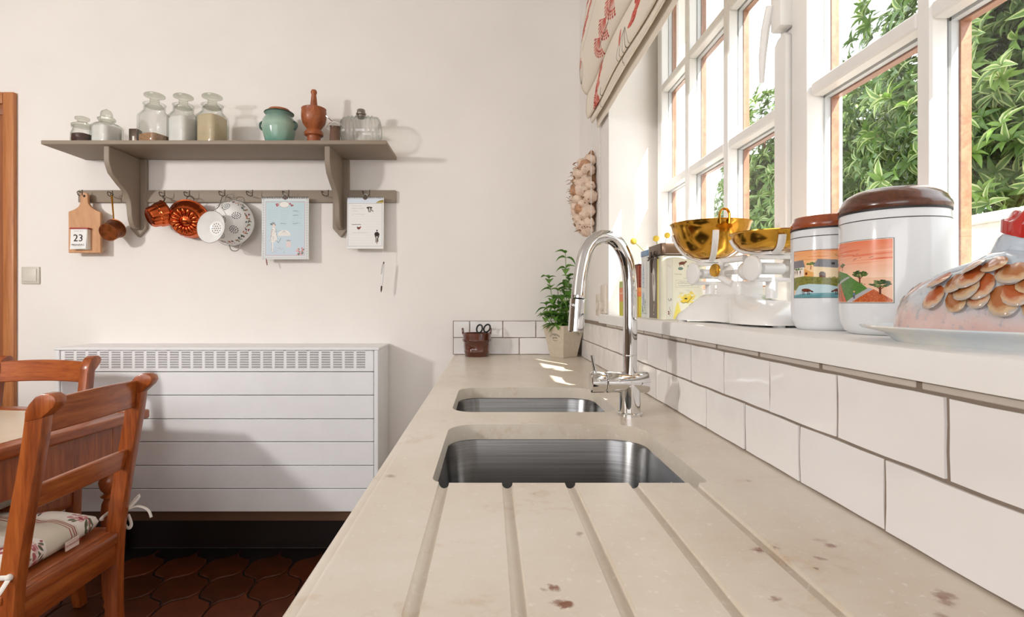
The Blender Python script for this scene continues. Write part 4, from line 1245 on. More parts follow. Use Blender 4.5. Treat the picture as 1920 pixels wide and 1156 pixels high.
def make_chair(label):
    t = thing('dining_chair', label, 'chair', (0, 0, 0), 'pine chairs with floral seat pads')
    for s in (-1, 1):
        pts = catmull([(s*CW, y, z) for y, z in PROF], 4)
        rings = []
        for p in pts:
            d_ = .021 if p.z > .3 else .019
            w2 = .0155
            rings.append([(p.x+a*w2, p.y+b*d_, p.z) for a, b in ((-1, -1), (1, -1), (1, 1), (-1, 1))])
        g = G(); g.loft(rings)
        # scrolled top, rolled backwards
        c = Vector((0, .080, .905))
        rr = [(math.cos(a)*.026, math.sin(a)*.026) for a in [2*PI*k/16 for k in range(16)]]
        prof2 = [(.050, .872), (.088, .880), (.103, .893), (.116, .905), (.122, .917), (.119, .929), (.107, .936), (.090, .936), (.074, .928), (.060, .912), (.051, .894)]
        g.prism(prof2, s*CW-.0175, s*CW+.0175, 'x')
        g.build('back_post', MAT['pine'], t, local=True, bevel=.003)
        # front leg
        g = G(); x = s*(CW+.012); T = Matrix.Translation((x, -.385, 0))
        g.lathe([(.014, 0), (.018, .03), (.015, .06), (.020, .08), (.016, .10), (.019, .25), (.021, .36), (.016, .372), (.021, .384)], 16, T)
        g.box(x-.02, x+.02, -.405, -.365, .384, .456)
        g.build('leg', MAT['pine'], t, local=True, sharp=40)
        g = G(); g.box(s*CW-.011, s*CW+.011, -.366, -.0, .395, .455); g.build('seat_rail', MAT['pine'], t, local=True, bevel=.003)
        g = G(); g.tube([(s*CW, -.368, .19), (s*CW, -.18, .19), (s*CW, .004, .19)], [.008, .011, .008], 10); g.build('stretcher', MAT['pine'], t, local=True)
    for z0, z1, bow, arch in ((.838, .922, .016, .006), (.660, .722, .012, .006)):
        rings = []
        for k in range(17):
            u = k/16*2-1; x = u*(CW-.014)
            by = bow*(1-u*u)
            top = z1-.006+arch*(1-u*u); bot = z0+arch*.6*(1-u*u)
            rings.append([(x, post_y(bot)+by-.008, bot), (x, post_y(bot)+by+.008, bot), (x, post_y(min(top, .89))+by+.008, top), (x, post_y(min(top, .89))+by-.008, top)])
        G().loft(rings).build('back_slat', MAT['pinex'], t, local=True, bevel=.003, seg=1)
    g = G(); g.box(-CW+.016, CW-.016, -.004, .018, .385, .4745); g.build('back_apron', MAT['pinex'], t, local=True, bevel=.003)
    g = G(); g.box(-CW+.016, CW-.016, .0182, .024, .445, .4745); g.build('apron_moulding', MAT['pinex'], t, local=True, bevel=.002)
    g = G(); g.box(-CW+.012, CW-.012, -.404, -.384, .395, .455); g.build('front_apron', MAT['pinex'], t, local=True, bevel=.003)
    g = G(); g.prism([(-CW-.035, -.425), (CW+.035, -.425), (CW+.018, .0), (CW-.017, .0), (CW-.017, -.0055), (-CW+.017, -.0055), (-CW+.017, .0), (-CW-.018, .0)], .4565, .4755); g.build('seat', MAT['pinex'], t, local=True, bevel=.004)
    g = G(); g.tube([(-CW, -.18, .19), (CW, -.18, .19)], .010, 10); g.build('stretcher', MAT['pine'], t, local=True)
    return t
def make_cushion(label):
    t = thing('seat_cushion', label, 'cushion', (0, 0, .476), 'floral seat cushions')
    def surf(u, v, s):
        a, b = u*2-1, v*2-1
        e = (max(0, 1-abs(a)**3.2)*max(0, 1-abs(b)**3.2))**.42
        tuft = .010*math.exp(-((abs(a)-.42)**2+(abs(b)-.42)**2)/.02)
        wrinkle = .004*math.sin(9*a+3*b)*e+.004*math.sin(3*a-7*b)*e
        z = .030+s*(.044*e-tuft*(1 if s > 0 else 0))+(wrinkle if s > 0 else 0)
        if s < 0: z = .030-.0295*e**.5
        k = 1-.05*(1-e)
        return (a*.178*k, -.205+b*.182*k, z+(.004 if s > 0 else 0)*0)
    g = G(); g.grid(lambda u, v: surf(u, v, 1), 26, 26); g.grid(lambda u, v: surf(u, v, -1), 26, 26)
    g.build('pad', MAT['cushion'], t, local=True, sharp=60, weld=True)
    for s in (-1, 1):
        p0 = Vector((s*.165, -.03, .03)); pp = Vector((s*(CW+.004), .020+.012, .055))
        g = G()
        if s > 0 or True:
            q0 = Vector((s*(CW+.0185), .018, .045))
            g.tube(catmull([p0, (s*(CW-.012), -.025, .04), (s*(CW+.019), -.022, .044), q0], 4), .0055, 8, flat=.35)
            if s < 0:
                g.tube(catmull([q0, q0+Vector((s*.010, .02, .03)), q0+Vector((s*.014, .035, .045)), q0+Vector((s*.012, .025, .028)), q0], 4), .006, 8, flat=.4)
                g.tube(catmull([q0, q0+Vector((s*.012, .03, .012)), q0+Vector((s*.016, .06, 0)), q0+Vector((s*.014, .072, -.022))], 4), .006, 8, flat=.4)
                g.tube(catmull([q0, q0+Vector((s*.008, -.006, -.03)), q0+Vector((s*.008, .006, -.052)), q0+Vector((s*.008, .016, -.04)), q0+Vector((s*.006, .008, -.01))], 4), .005, 8, flat=.4)
                g.tube(catmull([q0, q0+Vector((s*.010, -.012, -.03)), q0+Vector((s*.010, -.018, -.055)), q0+Vector((s*.011, -.02, -.078))], 4), [.005]*6+[.006, .007, .008, .009, .011, .012, .012], 8, flat=.4)
            else:
                g.tube(catmull([q0, q0+Vector((s*.012, .0, -.012)), q0+Vector((s*.03, -.004, -.03)), q0+Vector((s*.055, -.01, -.036))], 4), .006, 8, flat=.4)
            g.sphere(q0, .008)
        g.build('tie', MAT['ribbon'], t, local=True, sharp=80)
    return t
def place(chair, cush, loc, rot):
    for o, dz in ((chair, 0), (cush, .476)):
        o.location = (loc[0], loc[1], dz); o.rotation_euler = (0, 0, rot)
near = make_chair('pine ladder back chair in the foreground at the table end')
nc = make_cushion('floral seat cushion with white bow ties on the foreground chair')
NX = -1.103
place(near, nc, (NX, 1.400, 0), -PI/2)
# cloth tag on the near cushion's rear edge
g = G(); g.prism([(-.075, .0), (-.030, .0), (-.030, .003), (-.075, .003)], -.006, .018, 'z')
tg = g.build('cloth_tag', MAT['tagred'], nc, local=True)
tg.location = (.01, -.0225, .012)
cvt = text_part('tag_lettering', 'Clementtulden', .0105, Matrix(((-1, 0, 0, -.0525), (0, 0, 1, .0034), (0, 1, 0, .007), (0, 0, 0, 1))), simple('red thread', srgb(170, 60, 56), .8), tg)
def copy_thing(root):
    r = root.copy(); COL.objects.link(r)
    for c in list(root.children):
        if c.name.startswith('cloth_tag'): continue
        d_ = c.copy(); COL.objects.link(d_); d_.parent = r
        for e in c.children:
            f_ = e.copy(); COL.objects.link(f_); f_.parent = d_
    return r
far = copy_thing(near); far['label'] = 'pine ladder back chair behind the table against the radiator cover'
fc = copy_thing(nc); fc['label'] = 'floral seat cushion on the chair behind the table'
place(far, fc, (-1.715, 1.985, 0), 0)

# ------------------------------------------------------------------ things on the window sill
ZL = ZS
# -- canisters
def farm():
    rnd = random.Random(21)
    c = Canvas(420, 420, (240, 200, 150))
    c.vgrad(0, 200, (236, 160, 104), (248, 214, 164))
    for k in range(14): 
        y = rnd.uniform(10, 120); x = rnd.uniform(-40, 400); c.ell(x, y, rnd.uniform(50, 120), rnd.uniform(3, 8), rnd.choice([(226, 126, 74), (244, 180, 120), (236, 146, 92)]), .03, .6)
    for k in range(7): x, y = rnd.uniform(180, 400), rnd.uniform(30, 90); c.line([(x-6, y-2), (x, y), (x+6, y-3)], 2, (80, 60, 50))
    c.poly([(0, 90), (96, 84), (112, 150), (0, 160)], (126, 124, 128)); c.poly([(0, 156), (104, 148), (106, 232), (0, 240)], (240, 228, 214))
    for x in (12, 36, 66): c.rect(x, 176, x+9, 200, (70, 60, 58)); c.line([(x+4, 200), (x+4, 214)], 4, (60, 54, 50))
    c.poly([(104, 160), (150, 190), (180, 200), (180, 240), (104, 240)], (232, 170, 96)); c.ell(120, 206, 9, 13, (110, 56, 36))
    c.line([(152, 170), (154, 140)], 5, (120, 62, 40)); 
    for k in range(16): c.ell(152+rnd.gauss(0, 12), 122+rnd.gauss(0, 9), 8, 6, rnd.choice([(86, 112, 52), (60, 88, 40), (110, 130, 60)]))
    for k in range(20): c.ell(40+rnd.gauss(0, 22), 164+rnd.gauss(0, 4), 6, 4, (72, 104, 52))
    c.poly([(196, 82), (420, 104), (420, 176), (168, 146)], (128, 128, 134)); 
    for k in range(500): c.ell(rnd.uniform(176, 420), rnd.uniform(90, 168), 1.2, 1.2, rnd.choice([(96, 96, 102), (156, 156, 160)]))
    c.poly([(172, 146), (420, 176), (420, 270), (172, 240)], (244, 222, 184)); c.rect(280, 116, 300, 134, (40, 36, 36)); c.rect(318, 196, 338, 216, (70, 66, 70))
    c.poly([(206, 240), (206, 206), (216, 192), (236, 194), (246, 210), (246, 246)], (122, 112, 108)); c.poly([(210, 240), (214, 222), (244, 232), (244, 246)], (116, 60, 42))
    c.poly([(0, 240), (100, 228), (180, 236), (420, 268), (420, 330), (0, 350)], (128, 128, 60))
    for k in range(240): c.ell(rnd.uniform(0, 420), rnd.uniform(244, 330), rnd.uniform(4, 12), rnd.uniform(2, 6), rnd.choice([(104, 112, 50), (150, 146, 74), (92, 98, 46)]), rnd.uniform(0, 3), .6)
    c.poly([(0, 420), (30, 350), (60, 310), (140, 296), (260, 306), (340, 330), (420, 340), (420, 420)], (190, 214, 222))
    c.poly([(0, 420), (0, 396), (120, 380), (420, 372), (420, 420)], (96, 152, 160))
    for k in range(40): x, y = rnd.uniform(10, 400), rnd.uniform(376, 414); c.line([(x, y), (x+rnd.uniform(10, 40), y)], 2, rnd.choice([(62, 116, 130), (134, 184, 188)]), .7)
    for cx_, fl_ in ((118, 1), (330, -1)):
        c.ell(cx_, 352, 34, 15, (112, 58, 40), .08*fl_); c.ell(cx_+40*fl_, 362, 13, 7, (74, 44, 36), .5*fl_); c.line([(cx_+24*fl_, 348), (cx_+38*fl_, 360)], 10, (112, 58, 40))
        for q in (-26, -16, 12, 22): c.line([(cx_+q, 358), (cx_+q+2, 390)], 4.5, (62, 40, 34))
        c.line([(cx_-34*fl_, 346), (cx_-38*fl_, 376)], 2, (62, 40, 34))
    c.line([(1, 1), (419, 1), (419, 419), (1, 419), (1, 1)], 5, (60, 52, 48))
    return c.material('farm pond picture', .2)
def field():
    rnd = random.Random(22)
    c = Canvas(460, 500, (236, 190, 160))
    c.vgrad(0, 300, (232, 128, 92), (244, 208, 182))
    for k in range(30):
        y = rnd.uniform(5, 220); c.ell(rnd.uniform(0, 460), y, rnd.uniform(50, 140), rnd.uniform(3, 9), rnd.choice([(222, 104, 72), (246, 190, 160), (238, 150, 116)]), -.05, .55)
    for k in range(8): x, y = rnd.uniform(210, 360), rnd.uniform(110, 160); c.line([(x-7, y-3), (x, y), (x+7, y-4)], 2, (110, 64, 52))
    # village with a spire
    c.poly([(8, 190), (20, 84), (30, 190)], (150, 160, 176)); c.poly([(30, 190), (40, 130), (52, 190)], (130, 140, 160))
    c.rect(4, 180, 60, 256, (206, 134, 104)); c.poly([(44, 190), (66, 166), (84, 196)], (158, 150, 168)); c.rect(48, 194, 84, 250, (214, 140, 96)); c.rect(10, 196, 30, 230, (130, 56, 40)); c.poly([(0, 240), (86, 222), (80, 262), (0, 276)], (190, 100, 74))
    c.poly([(0, 270), (84, 234), (180, 262), (300, 360), (330, 392), (180, 500), (0, 500)], (84, 128, 60))
    for k in range(420):
        x, y = rnd.uniform(20, 310), rnd.uniform(270, 490); c.ell(x, y, 6, 2.5, rnd.choice([(60, 104, 46), (104, 148, 70), (70, 116, 52)]), rnd.uniform(-.4, .4), .7) if y > 250+abs(x-80)*.45 else None
    c.poly([(0, 344), (60, 336), (150, 300), (196, 284), (206, 294), (150, 320), (60, 356), (0, 364)], (178, 176, 178))
    c.poly([(160, 500), (330, 380), (352, 392), (212, 500)], (176, 174, 180))
    c.poly([(30, 352), (110, 342), (176, 490), (36, 500)], (206, 104, 76))
    for k in range(4):
        for q in range(14): t = q/13; c.ell(44+k*20+t*(8+k*24), 350+t*146, 5, 5, rnd.choice([(66, 96, 46), (92, 120, 60)]))
    c.poly([(0, 350), (30, 352), (36, 500), (0, 500)], (186, 200, 120))
    c.poly([(212, 500), (356, 392), (460, 482), (460, 500)], (188, 92, 50))
    for k in range(240): 
        x, y = rnd.uniform(230, 455), rnd.uniform(400, 498)
        if y > 500-(x-212)*.74 and y > 392+(x-356)*.86: c.ell(x, y, 2.5, 2, rnd.choice([(150, 64, 34), (222, 140, 84), (206, 116, 66)]))
    for x, y, s in ((128, 190, 30), (276, 268, 50), (390, 350, 56)):
        c.line([(x, y+s*1.4), (x, y+s*.4)], s*.2, (104, 54, 36)); c.line([(x, y+s*.8), (x+s*.6, y+s*.2)], s*.1, (104, 54, 36)); c.line([(x, y+s*.8), (x-s*.6, y+s*.1)], s*.1, (104, 54, 36))
        for k in range(60): 
            a = rnd.uniform(0, 6.28); r = rnd.uniform(0, 1)**.5; c.ell(x+s*.95*r*math.cos(a), y+s*.45*r*math.sin(a), s*.16, s*.11, rnd.choice([(64, 88, 44), (86, 110, 56), (48, 70, 38), (104, 122, 66)]))
    for x, y, b in ((78, 316, (120, 120, 124)), (238, 436, (92, 120, 150))): c.ell(x, y-24, 5, 6, (224, 160, 110)); c.ell(x, y-30, 8, 3, (226, 190, 120)); c.ell(x, y-6, 8, 15, b); c.line([(x-3, y+6), (x-4, y+26)], 5, (60, 66, 84)); c.line([(x+3, y+6), (x+4, y+26)], 5, (60, 66, 84))
    c.line([(2, 2), (458, 2), (458, 498), (2, 498), (2, 2)], 5, (70, 62, 58)); c.line([(6, 6), (454, 6), (454, 494), (6, 494), (6, 6)], 4, (240, 226, 206))
    return c.material('field picture', .2)
MAT['china'] = simple('white china', srgb(228, 230, 232), .12, var=.015)
MAT['lidwood'] = wood('dark lid wood', srgb(58, 30, 20), srgb(88, 46, 28), srgb(112, 62, 36), (30, 4, 30), .25, .5)
MAT['lidred'] = wood('red brown lid wood', srgb(116, 50, 24), srgb(146, 68, 34), srgb(170, 88, 46), (30, 4, 30), .25, .5)
MAT['lineink'] = simple('dark line glaze', srgb(64, 58, 56), .3)
def canister(label, x, y, r, hbody, hlid, lidm, pic, a0, a1, z0, z1):
    t = thing('canister', label, 'canister', (x, y, ZL), 'china storage canisters')
    T = Matrix.Translation((x, y, ZL))
    G().lathe([(r*.72, 0), (r*.80, .001), (r*.90, .006), (r*.965, .015), (r*.993, .03), (r, .05), (r, hbody-.004), (r*.985, hbody), (r*.9, hbody), (r*.9, hbody-.01), (.001, hbody-.011)], 64, T).build('canister_body', MAT['china'], t, sharp=50)
    L = hlid
    G().lathe([(r*.98, hbody+.0005), (r*1.01, hbody+.003), (r*1.02, hbody+.008), (r*1.0, hbody+.012), (r*.97, hbody+.014), (r*.93, hbody+.020), (r*.84, hbody+L-.008), (r*.7, hbody+L-.003), (r*.5, hbody+L), (.001, hbody+L+.001)], 64, T).build('lid', MAT[lidm], t, sharp=60)
    G().lathe([(r*.985, hbody-.0005), (r*1.012, hbody), (r*1.012, hbody+.0022), (r*.985, hbody+.0027)], 64, T, cap0=False, cap1=False).build('seal_ring', MAT['black'], t)
    for zz in (hbody-.012,):
        G().lathe([(r+.0002, zz), (r+.0005, zz+.0006), (r+.0002, zz+.0012)], 64, T, cap0=False, cap1=False).build('painted_line', MAT['lineink'], t)
    g = G()
    g.grid(lambda u, v: (x+(r+.0004)*math.cos(a0+(a1-a0)*u), y+(r+.0004)*math.sin(a0+(a1-a0)*u), ZL+z0+(z1-z0)*v), 24, 1)
    g.build('painted_picture', pic, t, sharp=180)
    return t
# picture spans found from the bearing of its edges as seen from the lens
def span(x, y, r, px):
    """angle on the cylinder where the pixel column px meets the near surface"""
    s = (px-VX)/F
    d = Vector((s, 1)).normalized(); c = Vector((x, y)); b = d.dot(c); h = math.sqrt(max(0, r*r-(c.length_squared-b*b)))
    p = d*(b-h)-c
    return math.atan2(p.y, p.x)
xb_, yb_, rb_ = .535, .709, .0605
def up(a): return a if a > -PI/2-2.2 else a
aR = span(xb_, yb_, rb_, 1677)
aL = aR-1.55
canister('large white canister with dark lid and a hillside field picture', xb_, yb_, rb_, .1585, .033, 'lidwood', field(), aL, aR, .0415, .0415+.081)
xs_, ys_, rs_ = .525, .83, .05
aLs = span(xs_, ys_, rs_, 1489)
canister('smaller white canister with red brown lid and a farm pond picture', xs_, ys_, rs_, .153, .024, 'lidred', farm(), aLs, aLs+1.75, .049, .049+.072)

# -- hen shaped dish
hc = Vector((.497, .505, ZL)); hax = Vector((-.24, .97, 0)).normalized(); side = Vector((-hax.y, hax.x, 0))   # side points to the room (-x)
hd = thing('hen_dish', 'glazed hen shaped china dish with red comb on an oval plate', 'dish', hc)
MAT['henglaze'] = None
t = NT('speckled hen glaze'); v = t.coords(); n1 = t.noise(v, 28, 4, .6); n2 = t.noise(v, 150, 3, .6)
sep = t.n('ShaderNodeSeparateXYZ'); tc = t.n('ShaderNodeTexCoord'); t.l(tc.outputs['Object'], sep.inputs[0])
ma = t.n('ShaderNodeMath', operation='MULTIPLY_ADD'); ma.inputs[1].default_value = .05; t.l(n1, ma.inputs[0]); t.l(sep.outputs['Z'], ma.inputs[2])
base = t.ramp(ma.outputs[0], [(.030, srgb(214, 172, 164)), (.052, srgb(220, 196, 190)), (.072, srgb(204, 210, 216)), (.10, srgb(190, 202, 214))])
t.l(t.mix(t.ramp(n2, [(.56, (0, 0, 0, 1)), (.70, (.6, .6, .6, 1))]), base, srgb(150, 162, 178)), t.b.inputs['Base Color'])
t.b.inputs['Roughness'].default_value = .1; t.b.inputs['Coat Weight'].default_value = .5; t.bump(n1, .15, .004)
MAT['henglaze'] = t.m
t = NT('plate glaze'); v = t.coords(); n1 = t.noise(v, 18, 4)
t.l(t.ramp(n1, [(.35, srgb(206, 216, 224)), (.6, srgb(232, 230, 222))]), t.b.inputs['Base Color']); t.b.inputs['Roughness'].default_value = .1
MAT['plateglaze'] = t.m
MAT['platebase'] = simple('cream glaze', srgb(228, 216, 192), .2)
def oval(a, b, z, n=48): return [hc+hax*(a*math.cos(2*PI*k/n))+side*(b*math.sin(2*PI*k/n))+Vector((0, 0, z)) for k in range(n)]
G().loft([oval(.105, .060, 0), oval(.109, .064, .003), oval(.118, .072, .010), oval(.138, .090, .0145), oval(.141, .0925, .0165), oval(.139, .091, .018), oval(.118, .074, .0145), oval(.112, .068, .011)]).build('plate', MAT['plateglaze'], hd)
# body: dome with neck, seen as one lofted figure along the hen's axis
def prof_h(s):      # height of the back along the axis (s: + = far end)
    pts = [(-.112, .0), (-.110, .03), (-.10, .055), (-.08, .070), (-.055, .074), (-.03, .080), (-.012, .086), (.006, .083), (.02, .076), (.04, .070), (.06, .062), (.08, .050), (.094, .034), (.101, .015), (.102, 0)]
    for (a, ha), (b, hb) in zip(pts[:-1], pts[1:]):
        if a <= s <= b: return ha+(hb-ha)*(s-a)/(b-a)
    return 0
def body_pt(s, phi):     # phi 0..pi across, 0 = room side
    h = prof_h(s); wv = .064*max(0, 1-(abs(s+.004)/.108)**2.6)**.5
    cx_, sz = math.cos(phi), math.sin(phi)
    b = .012
    q = abs(cx_)**.85*(1 if cx_ > 0 else -1)
    return hc+hax*s+side*(wv*q)+Vector((0, 0, b+max(h-.0, .001)*sz**.8*.96))
NS = 40
rings = []
for k in range(NS+1):
    s = -.1115+(.2135)*k/NS
    rings.append([body_pt(s, PI*i/28) for i in range(29)]+[hc+hax*s+Vector((0, 0, .012))])
G().loft(rings).build('hen_body', MAT['henglaze'], hd, sharp=70)
# neck and head
nb = hc+hax*(-.004)+Vector((0, 0, .066))
def nring(c, ra, rb, tilt=0):
    return [c+hax*(ra*math.cos(2*PI*k/24))+side*(rb*math.sin(2*PI*k/24))+Vector((0, 0, tilt*math.cos(2*PI*k/24))) for k in range(24)]
nk = [(0, -.006, .060, .048), (-.002, .004, .045, .038), (-.004, .012, .034, .031), (-.0055, .020, .028, .026), (-.0075, .028, .0265, .0245), (-.010, .037, .0255, .0225), (-.013, .045, .020, .016), (-.014, .049, .005, .005)]
neck = G().loft([nring(nb+hax*a+Vector((0, 0, z)), ra, rb) for a, z, ra, rb in nk]).build('neck', MAT['henglaze'], hd, sharp=70)
hc2 = nb+hax*(-.034)+Vector((0, 0, .032))
G().loft([nring(hc2+hax*.012, .001, .009), nring(hc2+hax*.004, .001, .007), nring(hc2-hax*.012+Vector((0, 0, -.004)), .001, .0015)], cap0=True).build('beak', simple('yellow beak', srgb(206, 160, 74), .3), neck)
for sgn in (1, -1): G().sphere(hc2+hax*.016+side*sgn*.0195+Vector((0, 0, .004)), .0032).build('eye', MAT['black'], neck)
# comb
MAT['comb'] = simple('red glaze', srgb(186, 40, 34), .15, var=.15, nscale=40, coat=.4)
g = G()
def cw(a): return .0105*(1-abs(a)*.35)
tops = []
N = 36
for k in range(N+1):
    u = k/N; a = -.044+.056*u
    spike = abs(math.sin(PI*4*u))**.7
    zt2 = .050+.008*math.sin(PI*u)+.013*spike*(.5+.5*math.sin(PI*u))
    tops.append((a, zt2))
rings = []
for a, z in tops:
    c = nb+hax*a
    zb2 = .034+.010*abs((a+.016)/.028)
    wv = .0225*max(0, 1-((a+.016)/.0285)**2)**.5+.001
    rings.append([c+side*wv+Vector((0, 0, zb2)), c+side*wv*.95+Vector((0, 0, zb2+.012)), c+side*.006+Vector((0, 0, z-.006)), c+side*.002+Vector((0, 0, z)), c-side*.002+Vector((0, 0, z)), c-side*.006+Vector((0, 0, z-.006)), c-side*wv*.95+Vector((0, 0, zb2+.012)), c-side*wv+Vector((0, 0, zb2))])
g.loft(rings).build('comb', MAT['comb'], neck, sharp=60)
# wing feathers: overlapping scallops on the two sides
fmat = []
for nm, c0, c1 in (('ochre feather glaze', (168, 104, 58), (204, 172, 134)), ('rust feather glaze', (178, 92, 48), (210, 172, 138))):
    t = NT(nm); v = t.coords()
    nn = t.noise(v, 160, 3)
    mp = t.n('ShaderNodeMapping'); mp.inputs['Scale'].default_value = (1/.0128, 1/.021, 0); mp.inputs['Location'].default_value = (0, .42, 0)
    t.l(v, mp.inputs['Vector'])
    ln_ = t.n('ShaderNodeVectorMath', operation='LENGTH'); t.l(mp.outputs['Vector'], ln_.inputs[0])
    mm = t.n('ShaderNodeMath', operation='MULTIPLY_ADD'); mm.inputs[1].default_value = .5; t.l(nn, mm.inputs[0]); t.l(ln_.outputs['Value'], mm.inputs[2])
    hf = t.n('ShaderNodeMath', operation='MULTIPLY'); hf.inputs[1].default_value = .75; t.l(mm.outputs[0], hf.inputs[0])
    t.l(t.ramp(hf.outputs[0], [(.35*.75, srgb(*c0)), (.80*.75, srgb(*c0)), (1.08*.75, srgb(*c1)), (1.25*.75, srgb(176, 168, 162))]), t.b.inputs['Base Color'])
    t.b.inputs['Roughness'].default_value = .16; t.b.inputs['Coat Weight'].default_value = .2; fmat.append(t.m)
def feather_mesh(ln, wd, m):
    g = G(); rg = []
    for (yy, ww, zz) in ((.0, .45, .0), (-.18, .8, .0009), (-.45, 1.0, .0016), (-.72, .96, .0021), (-.88, .70, .0018), (-.97, .36, .0008), (-1.0, .12, .0)):
        rg.append([(-wd*ww/2, yy*ln, -.001), (-wd*ww*.3, yy*ln, zz), (0, yy*ln, zz+.0006), (wd*ww*.3, yy*ln, zz), (wd*ww/2, yy*ln, -.001)])
    rg = [[(x_, y_, z_*.55) for x_, y_, z_ in q_] for q_ in rg]; g.loft(rg); me = g.mesh('feather', sharp=70); me.materials.append(m); return me
FM = [feather_mesh(.030, .0215, fmat[0]), feather_mesh(.030, .0215, fmat[1]), feather_mesh(.027, .0195, fmat[0])]
def xoff(rnd, y, n): return y.cross(n)*rnd.uniform(-.35, .35)
rnd = random.Random(8)
ho = woff(hd)
for sgn in (1, -1):
    for r in range(4):
        phi0 = .98-.165*r
        for k in range(7-(r % 2)):
            s = .034-.0205*(k+.5*(r % 2))-.002*r+rnd.uniform(-.002, .002)
            if s < -.088: continue
            phi = phi0+.05*math.sin(k*1.3)
            ph = phi if sgn > 0 else PI-phi
            p = body_pt(s, ph)
            ds = (body_pt(s+.004, ph)-body_pt(s-.004, ph)).normalized(); dp = (body_pt(s, ph-sgn*.05)-body_pt(s, ph+sgn*.05)).normalized()   # downwards
            n_ = ds.cross(dp)
            if n_.dot(p-(hc+Vector((0, 0, .03)))) < 0: n_ = -n_
            n_.normalize()
            ydir = -(dp*1.0-ds*.35).normalized(); ydir = (ydir-n_*ydir.dot(n_)).normalized(); ydir = (ydir+xoff(rnd, ydir, n_)).normalized(); ydir = (ydir-n_*ydir.dot(n_)).normalized(); zdir = (n_+ydir*.045).normalized(); ydir = (ydir-zdir*ydir.dot(zdir)).normalized(); xdir = ydir.cross(zdir)
            o = link('feather', FM[rnd.choice([0, 1, 1, 2])], None, hd)
            M = Matrix((xdir, ydir, zdir)).transposed().to_4x4() @ Matrix.Scale(rnd.uniform(.85, 1.15), 4); M.translation = p-ho-n_*.0002
            o.matrix_local = M
# few dashes on the breast
g = G()
for (s, ph) in ((.075, .95), (.082, .75), (.078, .55), (.088, 1.05), (.070, .62), (.066, .98)):
    p = body_pt(s, ph); n_ = (p-(hc+hax*.04+Vector((0, 0, .02)))).normalized()
    g.sphere((0, 0, 0), (.0022, .0048, .0008), 10, 6, 0, align(p, n_, s*40))
o = g.build('breast_marks', fmat[1], hd); o['kind'] = 'stuff'

# -- kitchen balance with two brass pans
sc_rot = math.atan2(.035, .185)
ba = thing('kitchen_scale', 'white cast iron kitchen balance carrying a deep bowl and shallow pan', 'scale', (.4925, 1.0575, ZL), None, sc_rot)
MAT['cast'] = simple('white enamelled cast iron', srgb(238, 236, 233), .16, var=.015, coat=.3)
st = [(.160, .008, .040, 2.5), (.158, .018, .044, 2.6), (.148, .027, .048, 2.6), (.128, .036, .050, 2.6), (.108, .050, .044, 2.8), (.092, .060, .036, 3.5), (.045, .062, .032, 4), (0, .062, .036, 4), (-.030, .062, .042, 4), (-.050, .056, .056, 3), (-.075, .050, .066, 2.6), (-.110, .046, .072, 2.4), (-.145, .038, .072, 2.4), (-.164, .024, .068, 2.5), (-.172, .008, .062, 2.5)]
rings = []
for y, h, hw_, p in st:
    ring = []
    for k in range(25):
        a = PI*k/24; c_, s_ = math.cos(a), math.sin(a)
        q = (abs(c_)**p+abs(s_)**p)**(-1/p)
        ring.append((hw_*c_*q*(1.0-.0*s_), y, .004+(h-.004)*s_*q))
    rings.append(ring)
g = G(); g.loft(rings)
for y in (.145, -.155):
    for x in (-.035, .035): g.lathe([(.010, 0), (.010, .006)], 12, Matrix.Translation((x, y, 0)))
g.build('base', MAT['cast'], ba, local=True, sharp=60)
g = G(); g.prism(rrect(-.028, .028, -.040, .034, .008), .055, .083); g.build('pedestal', MAT['cast'], ba, local=True, bevel=.003)
for y in (.094, -.094):
    g = G()
    xl_, xr_ = -.040, .040
    for x in (xl_, xr_):
        g.lathe([(.0205, 0), (.0235, .0015), (.0235, .0065), (.0205, .008)], 24, align((x-.004, y, .1035), (1, 0, 0)))
    g.box(xl_, xr_, y-.009, y+.009, .120, .1275); g.box(xl_, xr_, y-.009, y+.009, .0795, .087)
    yk = g.build('yoke', MAT['cast'], ba, local=True, bevel=.0015)
    g = G(); g.lathe([(.006, 0), (.006, .008), (.0105, .010), (.0105, .052), (.006, .054), (.006, .062)], 20, align((xl_+.009, y, .1035), (1, 0, 0))); g.build('roller', MAT['enamel'], yk, local=True)
    g = G(); g.lathe([(.010, .050), (.010, .080)], 16, Matrix.Translation((0, y, 0))); g.build('post', MAT['cast'], ba, local=True)
